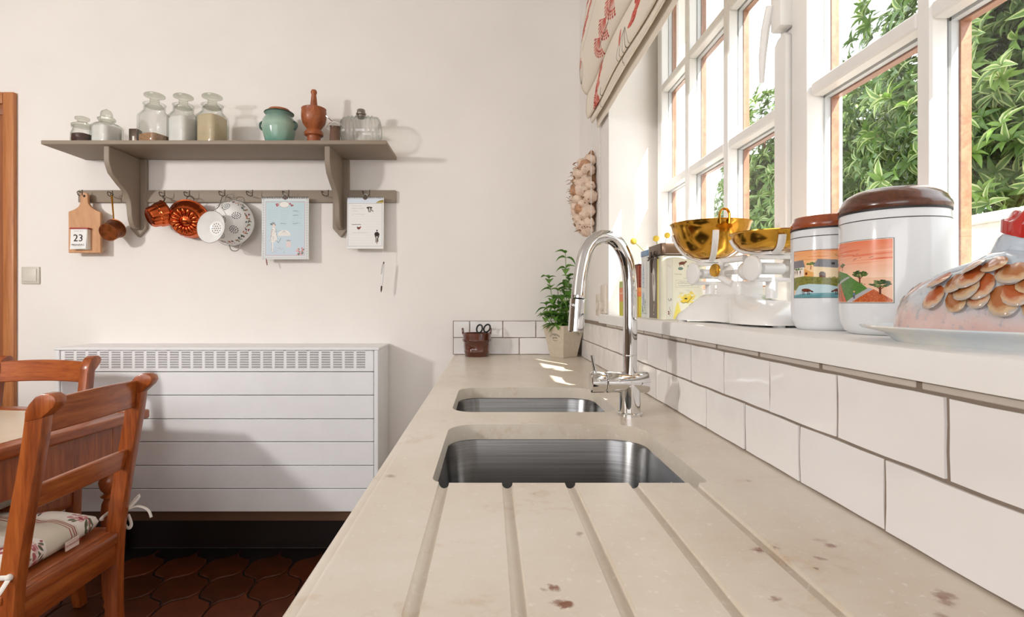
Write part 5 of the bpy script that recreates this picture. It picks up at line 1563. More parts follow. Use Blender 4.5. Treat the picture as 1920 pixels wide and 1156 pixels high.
# beam and centre bracket with brass medallion
g = G(); g.box(-.006, .006, -.086, .086, .098, .108); g.build('beam', MAT['cast'], ba, local=True, bevel=.002)
g = G()
g.tube([(-.030, -.062, .1245), (-.030, .000, .1245), (-.032, .008, .118), (-.036, .012, .104), (-.034, .006, .092), (-.030, -.012, .082), (-.028, -.022, .078)], .0065, 10)
g.build('bracket', MAT['cast'], ba, local=True)
g = G(); g.lathe([(.017, 0), (.016, .002), (.010, .003), (.001, .0032)], 28, align((-.0425, .012, .106), (-1, 0, 0)) @ Matrix.Diagonal((1, .78, 1, 1))); g.build('medallion', MAT['brass'], ba, local=True)
g = G(); g.sphere((0, -.030, .103), .019); g.build('pointer_weight', MAT['cast'], ba, local=True)
for y, bz in ((.094, .134), (-.094, .1345)):
    g = G()
    R_ = .081 if y > 0 else .069
    zz = [(.016, 0), (.045, .012), (.064, .034), (.074, .058)] if y > 0 else [(.016, 0), (.045, .004), (.058, .012), (.066, .026)]
    for k in range(4):
        a = PI/4+k*PI/2+.35
        pts = catmull([((r_+.003)*math.cos(a), y+(r_+.003)*math.sin(a), bz+z-.004) for r_, z in zz], 4)
        g.tube(pts, .0062, 10, flat=.5)
    g.lathe([(.022, bz-.0065), (.022, bz-.001)], 24, Matrix.Translation((0, y, 0)))
    g.build('pan_support', MAT['cast'], ba, local=True)
def rot_pt(x, y): return Vector((.4925+x*math.cos(sc_rot)-y*math.sin(sc_rot), 1.0575+x*math.sin(sc_rot)+y*math.cos(sc_rot), 0))
c = rot_pt(0, .094)
bw = thing('brass_bowl', 'deep polished brass weighing bowl with loop handle', 'bowl', (c.x, c.y, ZL+.134))
T = Matrix.Translation((c.x, c.y, ZL+.134))
pro = [(.001, 0), (.018, .0008), (.036, .006), (.054, .019), (.068, .038), (.077, .062), (.080, .074), (.083, .0762)]
G().lathe(pro+[(.083, .0775), (.0785, .0755)]+[(r_-.002, z+.0012) for r_, z in pro[5:0:-1]]+[(.001, .0015)], 56, T, cap0=False, cap1=False).build('bowl_body', MAT['brass'], bw, sharp=60)
a = math.atan2(-.8, -.05)
hb = c+Vector((.078*math.cos(a), .078*math.sin(a), ZL+.134+.066)); tg_ = Vector((-math.sin(a), math.cos(a), 0)); ra = Vector((math.cos(a), math.sin(a), 0))
G().tube(catmull([hb+tg_*.009+ra*.003, hb+tg_*.0095+ra*.004+Vector((0, 0, .018)), hb+tg_*.006+ra*.004+Vector((0, 0, .027)), hb+ra*.004+Vector((0, 0, .0295)), hb-tg_*.006+ra*.004+Vector((0, 0, .027)), hb-tg_*.0095+ra*.004+Vector((0, 0, .018)), hb-tg_*.009+ra*.003], 4), .0036, 8, flat=.7).build('handle', MAT['brass'], bw)
c = rot_pt(0, -.094)
pl = thing('brass_pan', 'shallow polished brass weighing pan beside the smaller canister', 'pan', (c.x, c.y, ZL+.1345))
T = Matrix.Translation((c.x, c.y, ZL+.1345))
pro = [(.001, 0), (.040, .0008), (.054, .006), (.063, .017), (.068, .030), (.0715, .0315)]
G().lathe(pro+[(.0715, .0328), (.0668, .031), (.0615, .018), (.053, .008), (.040, .0026), (.001, .002)], 56, T, cap0=False, cap1=False).build('pan_body', MAT['brass'], pl, sharp=60)

# -- tins
def tin(name, label, x0, x1, y0, y1, h, lidh, bodym, lidm, front, sidem, group='printed tins on the sill', split=None):
    t = thing(name, label, 'tin', ((x0+x1)/2, (y0+y1)/2, ZL), group)
    r = .012
    G().prism(rrect(x0, x1, y0, y1, r), ZL+.0005, ZL+h-lidh).build('tin_body', bodym, t, bevel=.001, seg=1)
    G().prism(rrect(x0-.0012, x1+.0012, y0-.0012, y1+.0012, r), ZL+h-lidh+.0004, ZL+h).build('lid', lidm, t, bevel=.002, seg=2)
    e = .0005
    g = G(); g.grid(lambda u, v: (x0+r+(x1-x0-2*r)*u, y0-e, ZL+.003+(h-lidh-.006)*v), 1, 1); g.build('printed_front', front, t)
    if sidem:
        g = G(); g.grid(lambda u, v: (x0-e, y1-r-(y1-y0-2*r)*u, ZL+.003+(h-lidh-.006)*v), 1, 1); g.build('printed_side', sidem, t)
    return t
rnd = random.Random(31)
cv = Canvas(260, 420, (236, 234, 214))
cv.rect(0, 0, 44, 420, (230, 228, 214)); cv.line([(45, 0), (45, 420)], 2, (200, 196, 176))
def dog(c, x, y, s, col): c.ell(x, y, 22*s, 9*s, col, -.1); c.line([(x-12*s, y), (x-16*s, y+14*s)], 4*s, col); c.line([(x+10*s, y), (x+12*s, y+14*s)], 4*s, col); c.ell(x+24*s, y-8*s, 7*s, 5*s, col)
dog(cv, 120, 46, 1.2, (120, 70, 52)); cv.ell(196, 70, 34, 16, (86, 112, 104)); cv.ell(200, 70, 22, 8, (50, 74, 70)); cv.ell(108, 82, 20, 10, (110, 136, 124))
for y, x, w_ in ((120, 60, 60), (146, 130, 70), (172, 90, 130), (182, 84, 140), (196, 90, 120)): cv.scribble(x, y, w_, 3, 1.2, (96, 90, 80), .8, rnd)
cv.line([(70, 160), (250, 160), (250, 208), (70, 208), (70, 160)], 1.2, (170, 164, 150))
for k in range(40): cv.ell(170+rnd.gauss(0, 34), 282+rnd.gauss(0, 14), 14, 6, rnd.choice([(240, 216, 92), (232, 204, 70), (244, 226, 130)]), rnd.uniform(-.5, .5), .8)
cv.poly([(112, 306), (142, 278), (190, 262), (200, 270), (170, 306), (128, 314)], (236, 206, 60)); cv.line([(112, 306), (128, 314), (170, 306), (200, 270)], 3, (60, 50, 40)); cv.ell(150, 284, 12, 5, (50, 42, 36))
for x, y in ((200, 318), (206, 350)): cv.ell(x, y-10, 24, 7, (240, 222, 110), .2); cv.poly([(x-24, y+10), (x+4, y-8), (x+20, y-4), (x-8, y+18)], (214, 216, 206)); cv.line([(x-24, y+10), (x+4, y-8), (x+20, y-4), (x-8, y+18), (x-24, y+10)], 1.5, (90, 90, 84))
cv.poly([(50, 420), (74, 330), (88, 300), (100, 340), (120, 400), (180, 410), (180, 420)], (240, 222, 96), .85)
for k in range(6): cv.scribble(90+rnd.uniform(0, 100), 226+k*8, 40, 4, 1, (120, 140, 136), .5, rnd)
cv.scribble(8, 60, 26, 18, 1.4, (180, 176, 164), .9, rnd); cv.scribble(6, 290, 34, 10, 2, (110, 100, 92), .8, rnd)
for k in range(5): cv.line([(14+rnd.uniform(0, 16), 340+k*12), (20+rnd.uniform(0, 12), 350+k*12)], 2.5, (146, 96, 78))
for y in (372, 386): cv.ell(14, y, 5, 6, (120, 64, 52))
tinf = cv.material('illustrated tin front', .3)
cv = Canvas(200, 420, (104, 88, 76))
cv.rect(150, 0, 200, 420, (236, 222, 96)); cv.rect(176, 0, 200, 420, (230, 226, 206))
cv.poly([(60, 90), (84, 60), (100, 90), (118, 200), (104, 300), (76, 300), (60, 200)], (214, 208, 198)); cv.poly([(88, 320), (96, 320), (84, 372), (78, 372)], (220, 206, 190)); cv.ell(84, 392, 14, 10, (60, 44, 38)); cv.ell(84, 392, 9, 6, (216, 196, 180)); cv.ell(84, 150, 10, 40, (120, 104, 92))
tins = cv.material('illustrated tin side', .3)
MAT['tinbody'] = simple('cream printed tin', srgb(234, 230, 208), .3)
MAT['tinlid'] = simple('aged dark tin lid', srgb(112, 92, 76), .3, .7)
ct_ = tin('biscuit_tin', 'cream square tin with yellow sketches and a dark wire clasp lid', .415, .518, 1.285, 1.395, .186, .030, MAT['tinbody'], MAT['tinlid'], tinf, tins)
g = G(); g.tube([(.41, 1.30, ZL+.150), (.409, 1.34, ZL+.162), (.41, 1.38, ZL+.150)], .002, 6); g.tube([(.4105, 1.325, ZL+.17), (.406, 1.335, ZL+.140), (.407, 1.34, ZL+.118), (.4065, 1.345, ZL+.140), (.4105, 1.355, ZL+.17)], .0018, 6)
lo_ = rrect(.412, .521, 1.282, 1.398, .013); g.tube([(x, y, ZL+.158) for x, y in lo_], .0016, 6, closed=True)
g.build('wire_clasp', MAT['iron'], ct_)
cv = Canvas(120, 300, (228, 230, 226))
cvb = (110, 140, 176)
cv.poly([(30, 70), (46, 20), (62, 70)], cvb, .7); cv.rect(28, 74, 64, 150, (190, 204, 216)); cv.line([(28, 74), (64, 74), (64, 150), (28, 150), (28, 74)], 2, cvb)
for y in (84, 104, 126): cv.line([(36, y), (56, y)], 5, cvb, .8); 
for k in range(26): cv.line([(20+rnd.uniform(0, 50), 170+rnd.uniform(0, 80)), (24+rnd.uniform(0, 50), 176+rnd.uniform(0, 80))], 2.5, cvb, .8)
for k in range(30): cv.ell(84+rnd.gauss(0, 5), 240+rnd.gauss(0, 20), 4, 4, (84, 130, 84)); cv.ell(30+rnd.gauss(0, 7), 262+rnd.gauss(0, 7), 4, 4, (104, 146, 104))
cv.line([(0, 282), (120, 282)], 2, (150, 150, 140)); cv.line([(0, 154), (120, 154)], 1, (180, 180, 176))
bt = cv.material('townhouse tin front', .3)
tin('tea_tin', 'tall pale tin with blue town house drawing and blue lid', .424, .485, 1.425, 1.50, .184, .016, simple('pale tin', srgb(226, 228, 222), .3), simple('blue tin lid', srgb(120, 150, 184), .35), bt, bt)
# colourful cartons further back
cv = Canvas(80, 200, (232, 130, 70)); cv.rect(0, 120, 80, 200, (206, 196, 60)); cv.rect(0, 0, 80, 84, (120, 40, 30)); cv.rect(0, 84, 80, 100, (236, 160, 90))
for k in range(12): cv.scribble(8, 10+k*6, 60, 2, 2, (196, 110, 90), .8, rnd)
cm_ = cv.material('orange carton print', .45)
def carton(label, x0, x1, y0, y1, h, m, base, cap):
    t = thing('carton', label, 'box', ((x0+x1)/2, (y0+y1)/2, ZL), 'cartons behind the tins')
    G().box(x0, x1, y0, y1, ZL, ZL+h).build('carton_body', base, t, bevel=.001, seg=1)
    g = G(); g.grid(lambda u, v: (x0+.001+(x1-x0-.002)*u, y0-.0004, ZL+.001+(h-.002)*v), 1, 1); g.build('printed_front', m, t)
    g = G(); g.grid(lambda u, v: (x0-.0004, y1-.001-(y1-y0-.002)*u, ZL+.001+(h-.002)*v), 1, 1); g.build('printed_side', m, t)
    G().box(x0, x1, y0, y1, ZL+h+.0002, ZL+h+.006).build('carton_lid', cap, t, bevel=.001, seg=1)
    return t
carton('narrow dark red and orange carton behind the blue lidded tin', .431, .470, 1.545, 1.60, .148, cm_, simple('orange card', srgb(226, 130, 72), .5), simple('maroon card', srgb(96, 36, 30), .5))
cv = Canvas(80, 160, (200, 196, 70)); cv.rect(0, 20, 80, 90, (232, 140, 100)); cv.rect(0, 0, 80, 22, (186, 200, 120)); cv.scribble(10, 50, 60, 4, 3, (250, 230, 210), .9, rnd)
carton('green and orange carton seen left of the tap spout', .425, .475, 1.68, 1.745, .105, cv.material('green carton print', .45), simple('green card', srgb(190, 190, 80), .5), simple('pale green card', srgb(200, 206, 130), .5))
# vase with yellow button flowers
vz = thing('bud_vase', 'white bud vase with round yellow button flowers behind the tins', 'vase', (.53, 1.66, ZL))
T = Matrix.Translation((.53, 1.66, ZL))
G().lathe([(.030, 0), (.036, .01), (.040, .04), (.034, .08), (.018, .115), (.010, .14), (.0115, .152), (.008, .152), (.008, .13), (.001, .12)], 28, T).build('vase_body', MAT['china'], vz)
for dx, dy, px, py, D in ((0, 0, 1188, 452, 1.60), (.004, 0, 1230, 447, 1.66), (-.003, .004, 1251, 441, 1.70)):
    e = P(px, py, D); b = Vector((.53+dx, 1.66+dy, ZL+.13))
    sm_ = G().tube(catmull([b, b.lerp(e, .5)+Vector((0, 0, .01)), e], 4), .0012, 6).build('stem', simple('dry stem', srgb(150, 150, 90), .7), vz)
    G().sphere(e, .0095, 14, 10).build('flower_head', simple('yellow button', srgb(232, 200, 70), .8, bump=.6, bscale=300), sm_)

# ------------------------------------------------------------------ things on the worktop
# -- brown bucket pot with scissors
Dp = 2.428; xp = P(894, 0, Dp).x
pt = thing('brown_pot', 'brown glazed bucket shaped pot with two raised ears by the tiles', 'pot', (xp, Dp, CT))
T = Matrix.Translation((xp, Dp, CT))
MAT['brownglaze'] = simple('brown salt glaze', srgb(88, 42, 26), .1, var=.3, nscale=18, coat=.6)
fl = lambda a, z: 1+(.012*math.cos(12*a) if .02 < z < .095 else 0)
G().lathe([(.052, 0), (.054, .002), (.0555, .018), (.058, .020), (.058, .026), (.0565, .028), (.061, .066), (.0645, .068), (.065, .078), (.0625, .080), (.0645, .104), (.0625, .106), (.0585, .104), (.055, .02), (.001, .012)], 72, T, flute=fl).build('pot_body', MAT['brownglaze'], pt, sharp=60)
for s in (-1, 1):
    g = G(); x = xp+s*.0615
    g.prism([(-.013, 0), (.013, 0), (.011, .024), (.006, .029), (-.006, .029), (-.011, .024)], -.0045, .0045, 'x', M=Matrix.Translation((x, Dp, CT+.0995)) @ Matrix.Rotation(s*.1, 4, 'Y'))
    g.build('ear', MAT['brownglaze'], pt, bevel=.003)
sc = thing('scissors', 'black handled scissors standing in the brown pot', 'scissors', (xp, Dp, CT+.012))
for s, cxy, tilt in ((-1, P(899, 616, 2.43), .35), (1, P(913, 615, 2.43), -.35)):
    g = G()
    loop = []
    for k in range(22):
        a = 2*PI*k/22; u, w2 = .0125*math.cos(a), .0185*math.sin(a)
        tl = tilt*(-1 if s < 0 else -1.2)
        tl = -.25 if s < 0 else -.55
        loop.append(cxy+Vector((u*math.cos(tl)-w2*math.sin(tl), -.006*math.cos(a), u*math.sin(tl)+w2*math.cos(tl))))
    g.tube(loop, .0038, 8, closed=True)
    bt_ = Vector((xp+s*.004+.016, Dp, CT+.088))
    g.tube([cxy+Vector((0, 0, -.018)), bt_], [.0045, .005], 8)
    g.build('finger_loop', MAT['black'], sc)
    G().tube([bt_, Vector((xp-s*.006+.012, Dp+.004*s, CT+.02))], [.0045, .0012], 8, flat=.3).build('blade', MAT['wire'], sc)

# -- herb pot
tp = .0915; bt_ = .0545
hx, hy = .333, 2.395
hp_ = thing('planter', 'beige tapered square planter with small printed emblem in the corner', 'planter', (hx, hy, CT))
MAT['planter'] = simple('beige stoneware', srgb(206, 192, 172), .75, var=.06, nscale=60, bump=.15, bscale=220)
rotp = math.radians(37)
def sq(h, z, dx=0): return [(hx+h*math.sqrt(2)*math.cos(rotp+PI/4+k*PI/2), hy+h*math.sqrt(2)*math.sin(rotp+PI/4+k*PI/2), CT+z) for k in range(4)]
G().loft([sq(.042, .0), sq(.066, .142), sq(.062, .142), sq(.0605, .126)]).build('planter_body', MAT['planter'], hp_, bevel=.0012, seg=1)
soil = G(); soil.loft([sq(.0602, .115), sq(.0602, .1255)]); soil.build('soil', simple('potting soil', srgb(48, 34, 24), .95, bump=1, bscale=160), hp_)
# lettering on the face turned to the room (its outward normal)
nrm = Vector((math.cos(rotp-PI/2-PI/2*0), math.sin(rotp-PI/2), 0))
cands = [Vector((math.cos(rotp+k*PI/2), math.sin(rotp+k*PI/2), 0)) for k in range(4)]
nrm = max(cands, key=lambda v: v.dot(Vector((-.55, -.83, 0))))
sl = math.atan2(.024, .142)
up_ = (Vector((0, 0, 1))*math.cos(sl)+nrm*math.sin(sl)).normalized(); rt_ = up_.cross(nrm*math.cos(sl)-Vector((0, 0, 1))*math.sin(sl)).normalized()
nn_ = rt_.cross(up_)
def face_M(h, off=0.0):
    c = Vector((hx, hy, CT))+nrm*(.042+.024*h/.142+.0006)+Vector((0, 0, h))+rt_*off
    M = Matrix((rt_, up_, nn_)).transposed().to_4x4(); M.translation = c-woff(hp_); return M
MAT['stamp'] = simple('grey stamp ink', srgb(92, 82, 74), .9)
text_part('lettering', 'LE JARDINIER', .0112, face_M(.103, .004), MAT['stamp'], hp_, bend=.05)
text_part('lettering', 'Jardin', .0125, face_M(.088, .004), MAT['stamp'], hp_, italic=.3)
text_part('lettering', 'PROVENCE', .0058, face_M(.074, .004), MAT['stamp'], hp_, bend=-.05)
text_part('lettering', '1896', .0052, face_M(.0975, .004), MAT['stamp'], hp_)
# basil
bs = thing('basil_plant', 'leafy green basil plant growing in the beige planter', 'plant', (hx, hy, CT+.126))
def leafmat(name, c0, c1, rough=.45):
    t = NT(name); inf = t.n('ShaderNodeObjectInfo'); n_ = t.noise(t.coords(), 30, 3)
    a = t.mix(inf.outputs['Random'], srgb(*c0), srgb(*c1)); b = t.mix(.35, a, t.ramp(n_, [(.3, srgb(*c0)), (.7, srgb(*c1))]))
    t.l(b, t.b.inputs['Base Color']); t.b.inputs['Roughness'].default_value = rough
    t.b.inputs['Subsurface Weight'].default_value = 0.0
    tr_ = t.n('ShaderNodeBsdfTranslucent'); t.l(b, tr_.inputs['Color']); mx = t.n('ShaderNodeMixShader'); mx.inputs[0].default_value = .28
    t.l(t.b.outputs[0], mx.inputs[1]); t.l(tr_.outputs[0], mx.inputs[2]); t.l(mx.outputs[0], t.out.inputs['Surface'])
    return t.m
MAT['basil'] = leafmat('basil leaf', (74, 124, 46), (134, 178, 86))
MAT['basilstem'] = simple('basil stem', srgb(112, 146, 70), .5)
def leaf_mesh(name, L, W, cup, droop, m, nl=5, rim=None):
    g = G()
    prev = None
    rows = []
    for k in range(nl+1):
        t_ = k/nl
        w_ = W/2*(math.sin(PI*min(1, t_**.75))**.85) if 0 < t_ < 1 else W*.02
        y = L*t_; z = -droop*t_*t_+.10*L*math.sin(PI*t_)
        rows.append([(-w_, y, z+cup*w_), (-w_*.55, y, z+cup*w_*.35), (0, y, z), (w_*.55, y, z+cup*w_*.35), (w_, y, z+cup*w_)])
    vs = [p for r in rows for p in r]; fs = []; mi = []
    for k in range(nl):
        for i in range(4):
            a = k*5+i; fs.append((a, a+1, a+6, a+5)); mi.append(1 if rim and i in (0, 3) else 0)
    b = len(g.f); g.add(vs, fs)
    g.m = mi
    me = g.mesh(name, sharp=180, recalc=False)
    me.materials.append(m)
    if rim: me.materials.append(rim)
    return me
BL = [leaf_mesh('leaf', .056, .038, .35, .020, MAT['basil']), leaf_mesh('leaf', .046, .035, .5, .016, MAT['basil']), leaf_mesh('leaf', .034, .025, .4, .008, MAT['basil'])]
rnd = random.Random(17)
bo = woff(bs)
def put_leaf(me, p, d, up, parent, off):
    y = Vector(d).normalized(); z = Vector(up); z = (z-y*z.dot(y)).normalized(); x = y.cross(z)
    M = Matrix((x, y, z)).transposed().to_4x4(); M.translation = Vector(p)-off
    o = link('leaf', me, None, parent); o.matrix_local = M
    return o
stems = [((.012, -.012), P(1060, 475, 2.375), 7), ((-.02, -.015), P(1029, 522, 2.37), 6), ((.03, .01), P(1066, 520, 2.40), 6), ((-.005, .02), P(1046, 545, 2.41), 4), ((-.035, .0), P(1024, 572, 2.37), 3), ((.02, -.03), P(1058, 558, 2.345), 4), ((.0, -.02), P(1040, 580, 2.35), 3), ((-.03, -.02), P(1022, 592, 2.34), 2), ((.03, -.02), P(1062, 585, 2.35), 3), ((.01, .03), P(1054, 560, 2.42), 4), ((-.015, -.03), P(1034, 590, 2.33), 2)]
for (dx, dy), tip, nodes in stems:
    b = Vector((hx+dx, hy+dy, CT+.124))
    path = catmull([b, b.lerp(tip, .5)+Vector((dx*.2, dy*.2, 0)), tip], 6)
    G().tube(path, .0016, 6).build('stem', MAT['basilstem'], bs)
    for k in range(nodes):
        t_ = (k+.6)/nodes
        p = path[min(len(path)-1, int(t_*(len(path)-1)))]
        a0 = (k % 2)*PI/2+rnd.uniform(-.4, .4)
        for q in range(2):
            a = a0+q*PI
            put_leaf(BL[0] if rnd.random() < .6 else BL[1], p, (math.cos(a), math.sin(a), rnd.uniform(-.35, .45)), (0, 0, 1), bs, bo)
            if t_ < .85:
                a += PI/2+rnd.uniform(-.3, .3)
                put_leaf(BL[rnd.choice([1, 2])], p+Vector((0, 0, .008)), (math.cos(a), math.sin(a), rnd.uniform(-.2, .5)), (0, 0, 1), bs, bo)
    for q in range(3):
        a = rnd.uniform(0, 6.28); put_leaf(BL[2] if q else BL[1], tip, (math.cos(a), math.sin(a), .5), (0, 0, 1), bs, bo)

# ------------------------------------------------------------------ garlic braid on the right wall
gbt = thing('garlic_braid', 'braid of dried garlic bulbs hanging on the right wall corner', 'garlic', (XW-.03, 2.15, CZ+.26))
MAT['garlic'] = simple('dry garlic skin', srgb(224, 200, 180), .7, var=.16, nscale=35, bump=.5, bscale=50)
MAT['garlic2'] = simple('brownish garlic skin', srgb(188, 144, 112), .7, var=.25, nscale=35, bump=.5, bscale=50)
MAT['straw'] = simple('dry straw', srgb(150, 108, 72), .85, var=.3, nscale=50)
def bulb(m):
    g = G(); g.lathe([(.004, -.001), (.014, .001), (.0215, .008), (.023, .015), (.020, .023), (.012, .031), (.006, .037), (.0045, .050), (.006, .056), (.002, .058)], 20, None, 0, flute=lambda a, z: 1+.07*math.cos(7*a)*(1 if z < .03 else .4))
    for k in range(7):
        a = 2*PI*k/7; g.tube([(.004*math.cos(a), .004*math.sin(a), 0), (.009*math.cos(a+.4), .009*math.sin(a+.4), -.007)], .0007, 4)
    me = g.mesh('garlic_bulb', sharp=80); me.materials.append(m); return me
BM = [bulb(MAT['garlic']), bulb(MAT['garlic']), bulb(MAT['garlic2'])]
rnd = random.Random(13)
go = woff(gbt)
zg0, zg1 = CZ+.275, CZ+.590
cyl = Vector((XW-.004, 2.15, 0))
G().tube([(XW-.02, 2.15, zg0+.03), (XW-.022, 2.152, (zg0+zg1)/2), (XW-.02, 2.15, zg1-.01), (XW-.012, 2.15, zg1+.02)], [.016, .034, .020, .006], 10).build('straw_plait', MAT['straw'], gbt)
for r in range(12):
    z0_ = zg0+.02+(zg1-zg0-.05)*r/11
    for q in range(4):
        z = z0_+rnd.uniform(-.010, .010)
        th = PI*(.5+q)/4+(.2 if r % 2 else -.15)+rnd.uniform(-.15, .15)
        d_ = Vector((-math.sin(th), math.cos(th), 0))
        k = (1-.5*((r-5.5)/5.5)**2)*rnd.uniform(.86, 1.08)
        c = Vector((XW-.024, 2.15, z))+Vector((d_.x*.058, d_.y*.050, 0))*k
        o = link('garlic_bulb', BM[rnd.choice([0, 1, 0, 2])], None, gbt)
        ax = (d_*.75+Vector((0, 0, -.75+rnd.uniform(-.3, .4)))).normalized()
        M = align(c-go-ax*-.016, -ax, rnd.uniform(0, 6)); M = M @ Matrix.Scale(rnd.uniform(.85, 1.3), 4)
        o.matrix_local = M
g = G()
for k in range(90):
    a = rnd.uniform(0, PI); z = rnd.uniform(zg0, zg1-.02); d_ = Vector((-math.sin(a), math.cos(a), rnd.uniform(-.6, .8)))
    p = Vector((XW-.026, 2.15, z))+(1-.5*((z-(zg0+zg1)/2)/.16)**2)*Vector((d_.x*.075, d_.y*.062, 0)); e = p+d_*rnd.uniform(.008, .02)+Vector((rnd.uniform(-.008, .008), rnd.uniform(-.008, .008), 0))
    g.tube([p, p.lerp(e, .5)+Vector((0, 0, .004)), e], [.0022, .003, .0006], 5, flat=.3)
o = g.build('dry_husk', MAT['straw'], gbt); o['kind'] = 'stuff'

# ------------------------------------------------------------------ roman blind
bd = thing('roman_blind', 'cream roman blind printed with red sprays hanging folded over the window', 'blind', (.395, 1.0, CZ+.68))
PB = [(.405, 1.36), (.392, 1.27), (.372, 1.15), (.356, 1.04), (.3435, .93), (.343, .865), (.352, .815), (.368, .79), (.381, .800), (.386, .83), (.384, .835), (.377, .81), (.370, .765), (.369, .725), (.374, .701), (.383, .704), (.389, .722), (.390, .728), (.387, .712), (.386, .695), (.390, .6835), (.397, .687), (.402, .703), (.4045, .712), (.408, .70), (.4105, .683), (.4125, .664)]
pf = catmull([(x, z, 0) for x, z in PB], 6)
cum = [0]
for a, b in zip(pf[:-1], pf[1:]): cum.append(cum[-1]+(b-a).length)
BL_Y0, BL_Y1 = 0.05, 2.035
rnd = random.Random(77)
W_, H_ = 1600, 900      # u: y from far to near, v along the drop
cv = Canvas(W_, H_, (238, 228, 212))
Ltot = cum[-1]
ppm = W_/(BL_Y1-BL_Y0); ppv = H_/Ltot
SX = 2.0
def fan(x, y, s, a0, col=(196, 76, 62)):
    for k in range(11):
        a = a0-1.0+2.0*k/10; x1, y1 = x+SX*s*math.cos(a), y+s*math.sin(a)
        cv.line([(x, y), (x1, y1)], 2.2, col, .9)
        for q in (.7, .85, 1.0): cv.ell(x+SX*s*q*math.cos(a), y+s*q*math.sin(a), 5, 2.6, rnd.choice([col, (170, 50, 44), (216, 110, 92)]))
    cv.ell(x+SX*s*.45*math.cos(a0), y+s*.45*math.sin(a0), s*.8, s*.26, (224, 140, 122), a0, .22)
def feathery(x, y, L, a, col):
    pts = [(x+SX*L*t_*math.cos(a)+8*math.sin(4*t_), y+L*t_*math.sin(a)) for t_ in [k/10 for k in range(11)]]
    cv.line(pts, 2.2, col)
    for px_, py_ in pts[2:]:
        for s in (-1, 1):
            b = a+s*.55; l = rnd.uniform(10, 22); cv.line([(px_, py_), (px_+SX*l*math.cos(b), py_+l*math.sin(b))], 2.2, col, .85)
def bud(x, y, L, a):
    for o_ in (-.5, -.25, 0, .25, .5):
        pts = []
        for k in range(9):
            t_ = k/8; w2 = o_*L*.42*math.sin(PI*t_)
            pts.append((x+SX*(L*t_*math.cos(a)-w2*math.sin(a)), y+L*t_*math.sin(a)+w2*math.cos(a)))
        cv.line(pts, 1.8, (70, 66, 58), .8)
    cv.ell(x+L*.95*math.cos(a), y+L*.95*math.sin(a), 7, 20, (200, 84, 70), a+PI/2, .8)
def stemline(x, y, L, a):
    pts = [(x, y)]
    for k in range(14):
        a += rnd.uniform(-.12, .22); x += SX*L/14*math.cos(a); y += L/14*math.sin(a); pts.append((x, y))
    cv.line(pts, 2.4, (66, 58, 48), .85)
fx0 = lambda y: (BL_Y1-y)*ppm
vf = cum[6*6-2]/Ltot
for gx in range(0, W_+1, 330):
    for gy in range(0, H_+1, 190):
        x = gx+rnd.uniform(-50, 50)+(90 if (gy//150) % 2 else 0); y = gy+rnd.uniform(-30, 30)
        if abs(x-fx0(1.62)) < 330 and abs(y-vf*H_) < 120: continue
        m_ = rnd.choice([0, 1, 1, 2, 3])
        a = rnd.uniform(-2.2, -1.0)
        stemline(x, y+60, 120, a)
        if m_ == 0:
            for k in range(5): fan(x+k*34+rnd.uniform(-4, 4), y-10-k*30, 34-k*2, PI+.5+rnd.uniform(-.3, .3))
        elif m_ == 1:
            for k in range(4): feathery(x+k*44, y+rnd.uniform(-20, 20), rnd.uniform(60, 110), a+rnd.uniform(-.4, .4), rnd.choice([(104, 98, 66), (70, 64, 50), (128, 118, 78)]))
        elif m_ == 2: bud(x, y+30, 100, a)
        else:
            for k in range(9): fan(x-k*26, y+k*14, 16, rnd.uniform(0, 6), (204, 92, 78))
            feathery(x+40, y, 80, a, (96, 92, 62))
# the sprays seen at the far corner
def at(px, v_): return (px, v_)
fx = lambda y: (BL_Y1-y)*ppm
for k, (yy, dv) in enumerate(((1.70, .006), (1.60, -.004), (1.50, -.016), (1.41, -.03))): fan(fx(yy)+34, (vf+dv)*H_, 40, PI-.25)
cv.line([(fx(1.68)-10, (vf+.02)*H_), (fx(1.55), (vf+.015)*H_), (fx(1.42), (vf-.05)*H_)], 3, (96, 70, 50), .8)
bud(fx(2.02), (vf+.005)*H_, 75, -1.45)
bm_ = cv.material('printed blind linen', .85, 0, .2)
nT, nU = len(pf)-1, 80
g = G()
def bfn(u, v):
    k = min(nT, int(round(v*nT))); p = pf[k]
    y = BL_Y1-(BL_Y1-BL_Y0)*u
    wob = .004*math.sin(5.3*y+3*p.y)+.003*math.sin(11*y)
    drop = .004*math.sin(3.1*y)
    return (p.x+wob*(1 if k < nT*.75 else .4), y, CZ+p.y+drop*(1 if k > 6 else 0))
g.grid(bfn, nU, nT)
# proper v by arc length
for fi, us in list(g.uv.items()):
    g.uv[fi] = [(u, 1-cum[min(nT, int(round(v*nT)))]/Ltot) for u, v in us]
cl_ = g.build('blind_fabric', bm_, bd, sharp=180, recalc=False)
md = cl_.modifiers.new('thickness', 'SOLIDIFY'); md.thickness = .0016; md.offset = 0
G().box(.398, XW-.001, BL_Y0, BL_Y1, CZ+1.355, CZ+1.39).build('head_rail', MAT['white'], bd)
# backing so that the folds hide the wall from the side
g = G()
for px in (1108.5, 1124.5):
    D = 2.03; x = P(px, 0, D).x
    z0, z1 = P(0, 446, D).z, CZ+.70
    n_ = int((z1-z0)/.0052)
    for k in range(n_):
        g.sphere((x, D, z0+(k+.5)*.0052), .0021, 6, 4)
xa_, xb2 = P(1108.5, 0, 2.03).x, P(1124.5, 0, 2.03).x; zb3 = P(0, 446, 2.03).z
for k in range(9):
    a = PI*k/8; g.sphere(((xa_+xb2)/2-(xb2-xa_)/2*math.cos(a), 2.03, zb3-.014*math.sin(a)), .0021, 6, 4)
o = g.build('bead_chain', MAT['enamel'], bd); o['kind'] = 'stuff'

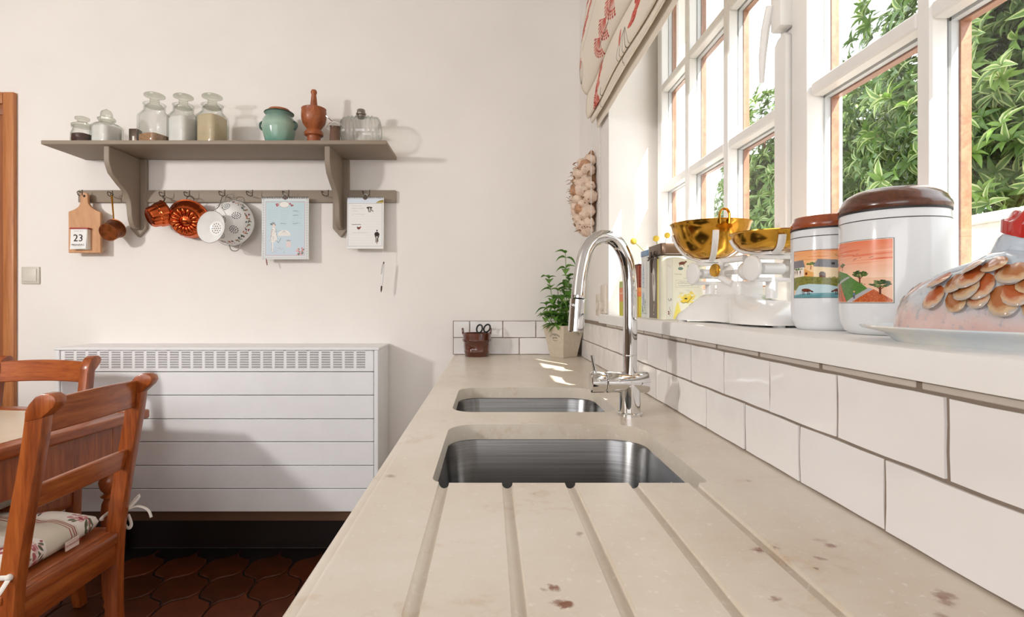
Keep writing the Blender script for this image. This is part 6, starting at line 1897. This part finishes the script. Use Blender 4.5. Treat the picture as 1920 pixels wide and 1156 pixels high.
# ------------------------------------------------------------------ garden outside
struct(G().box(.95, 14, -8, 16, -.3, -.05).build('ground', simple('pale gravel', srgb(190, 184, 170), .95, bump=.3, bscale=40)))
gw = thing('garden_wall', 'pale stone retaining wall below the shrubs outside the window', 'wall', (2.15, 3, -.05))
G().box(2.0, 2.3, -1, 9, -.05, 1.46).build('wall_body', simple('pale render', srgb(198, 194, 186), .9, bump=.3, bscale=30), gw)
for k in range(20): G().box(1.97, 2.33, -1+k*.5+.004, -.5+k*.5-.004, 1.4605, 1.50).build('coping_stone', simple('coping stone', srgb(206, 200, 190), .85, bump=.3, bscale=40) if k == 0 else bpy.data.materials['coping stone'], gw, bevel=.006, seg=1)
MAT['shrub'] = leafmat('shrub leaf green', (58, 92, 34), (134, 166, 72), .32)
MAT['shrubrim'] = leafmat('shrub leaf pale margin', (150, 168, 96), (206, 212, 158), .4)
MAT['bark'] = simple('shrub bark', srgb(104, 76, 54), .9, var=.3, bump=.5)
SL = [leaf_mesh('leaf', .108, .033, .35, .03, MAT['shrub'], 4, MAT['shrubrim']), leaf_mesh('leaf', .100, .034, .3, .045, MAT['shrub'], 4), leaf_mesh('leaf', .085, .029, .4, .02, MAT['shrub'], 4)]
def shrub(label, c, r, n_out, n_in, n_ind, seed):
    rnd = random.Random(seed)
    base = Vector((c[0], c[1], -.05))
    t = thing('garden_shrub', label, 'shrub', base, 'shrubs outside the window')
    c = Vector(c); eye = Vector((0, 0, CZ))
    g = G()
    for k in range(7):
        a = rnd.uniform(0, 6.28); e = c+Vector((math.cos(a)*r[0]*.6, math.sin(a)*r[1]*.6, rnd.uniform(-.2, .7)*r[2]))
        p0 = base+Vector((rnd.uniform(-.1, .1), rnd.uniform(-.1, .1), 0)); m_ = p0.lerp(e, .5)+Vector((rnd.uniform(-.1, .1), rnd.uniform(-.1, .1), .2))
        g.tube(catmull([p0, m_, e], 5), [.045-.0036*q for q in range(11)], 7)
    g.build('branches', MAT['bark'], t)
    V = []; Fc = []; Mi = []
    cand = []
    def ros(p, nrm, layer):
        m_ = rnd.randint(6, 9); a0 = rnd.uniform(0, 6.28)
        ax_ = (nrm*.8+Vector((rnd.uniform(-.5, .5), rnd.uniform(-.5, .5), rnd.uniform(-.1, .7)))).normalized()
        q = ax_.orthogonal().normalized(); q2 = ax_.cross(q)
        for k in range(m_):
            a = a0+2*PI*k/m_+rnd.uniform(-.25, .25); op = rnd.uniform(.15, 1.1)
            d_ = (q*math.cos(a)+q2*math.sin(a))*1.0+ax_*(1.1-op)
            me = rnd.choice(SL); s_ = rnd.uniform(.7, 1.15)
            y = d_.normalized(); z = (ax_-y*ax_.dot(y)).normalized(); x = y.cross(z)
            cand.append((layer, (p-eye).length, p, x, y, z, s_, me))
    for layer, cnt, k0 in ((0, n_out, 1.0), (1, n_in, .84), (1, n_in, .66), (1, n_in, .48)):
        for i in range(cnt):
            d_ = Vector((rnd.gauss(0, 1), rnd.gauss(0, 1), rnd.gauss(0, 1))).normalized()
            bump_ = 1+.10*math.sin(5*d_.x+seed)*math.sin(6*d_.z)+.08*math.sin(9*d_.y+2)
            p = c+Vector((d_.x*r[0], d_.y*r[1], d_.z*r[2]))*k0*bump_*rnd.uniform(.93, 1.05)
            if p.z < 1.40: continue
            if k0 > .7 and (p-c).dot(eye-c) < -.25*(p-c).length*(eye-c).length: continue
            ros(p, Vector((d_.x/r[0], d_.y/r[1], d_.z/r[2])).normalized(), layer)
    # the leaves that show largest are objects of their own
    def infr(p): s = p.x/max(.01, p.y); return .45 < s < 1.0 and (p.z-CZ)/p.y < .6
    cand.sort(key=lambda q: (q[0], not infr(q[2]), q[1]))
    for i, (layer, d0, p, x, y, z, s_, me) in enumerate(cand):
        M = Matrix((x, y, z)).transposed().to_4x4() @ Matrix.Scale(s_, 4)
        if i < n_ind:
            o = link('leaf', me, None, t); M.translation = p-base; o.matrix_local = M
        else:
            b = len(V)
            A_ = np.array(M.to_3x3()); co = np.array([v.co[:] for v in me.vertices]) @ A_.T+np.array(p-base)
            V.append(co); nb_ = sum(len(q) for q in V[:-1]) if False else shrub.n
            Fc += [[shrub.n+i2 for i2 in pl_.vertices] for pl_ in me.polygons]; Mi += [pl_.material_index for pl_ in me.polygons]
            shrub.n += len(co)
    V = np.concatenate(V); me = bpy.data.meshes.new('foliage'); me.from_pydata(V.tolist(), [], Fc)
    me.polygons.foreach_set('material_index', Mi)
    me.polygons.foreach_set('use_smooth', [True]*len(Mi))
    o = link('foliage', me, [MAT['shrub'], MAT['shrubrim']], t); o['kind'] = 'stuff'
    shrub.n = 0
    return t
shrub.n = 0
shrub('tall leafy variegated shrub filling the right hand window panes', (3.30, 2.75, 2.40), (1.15, 1.25, 1.75), 2000, 1500, 290, 3)
shrub('lower leafy shrub seen through the left hand casement', (2.95, 4.80, 1.95), (.85, .95, 1.15), 1700, 1200, 200, 9)
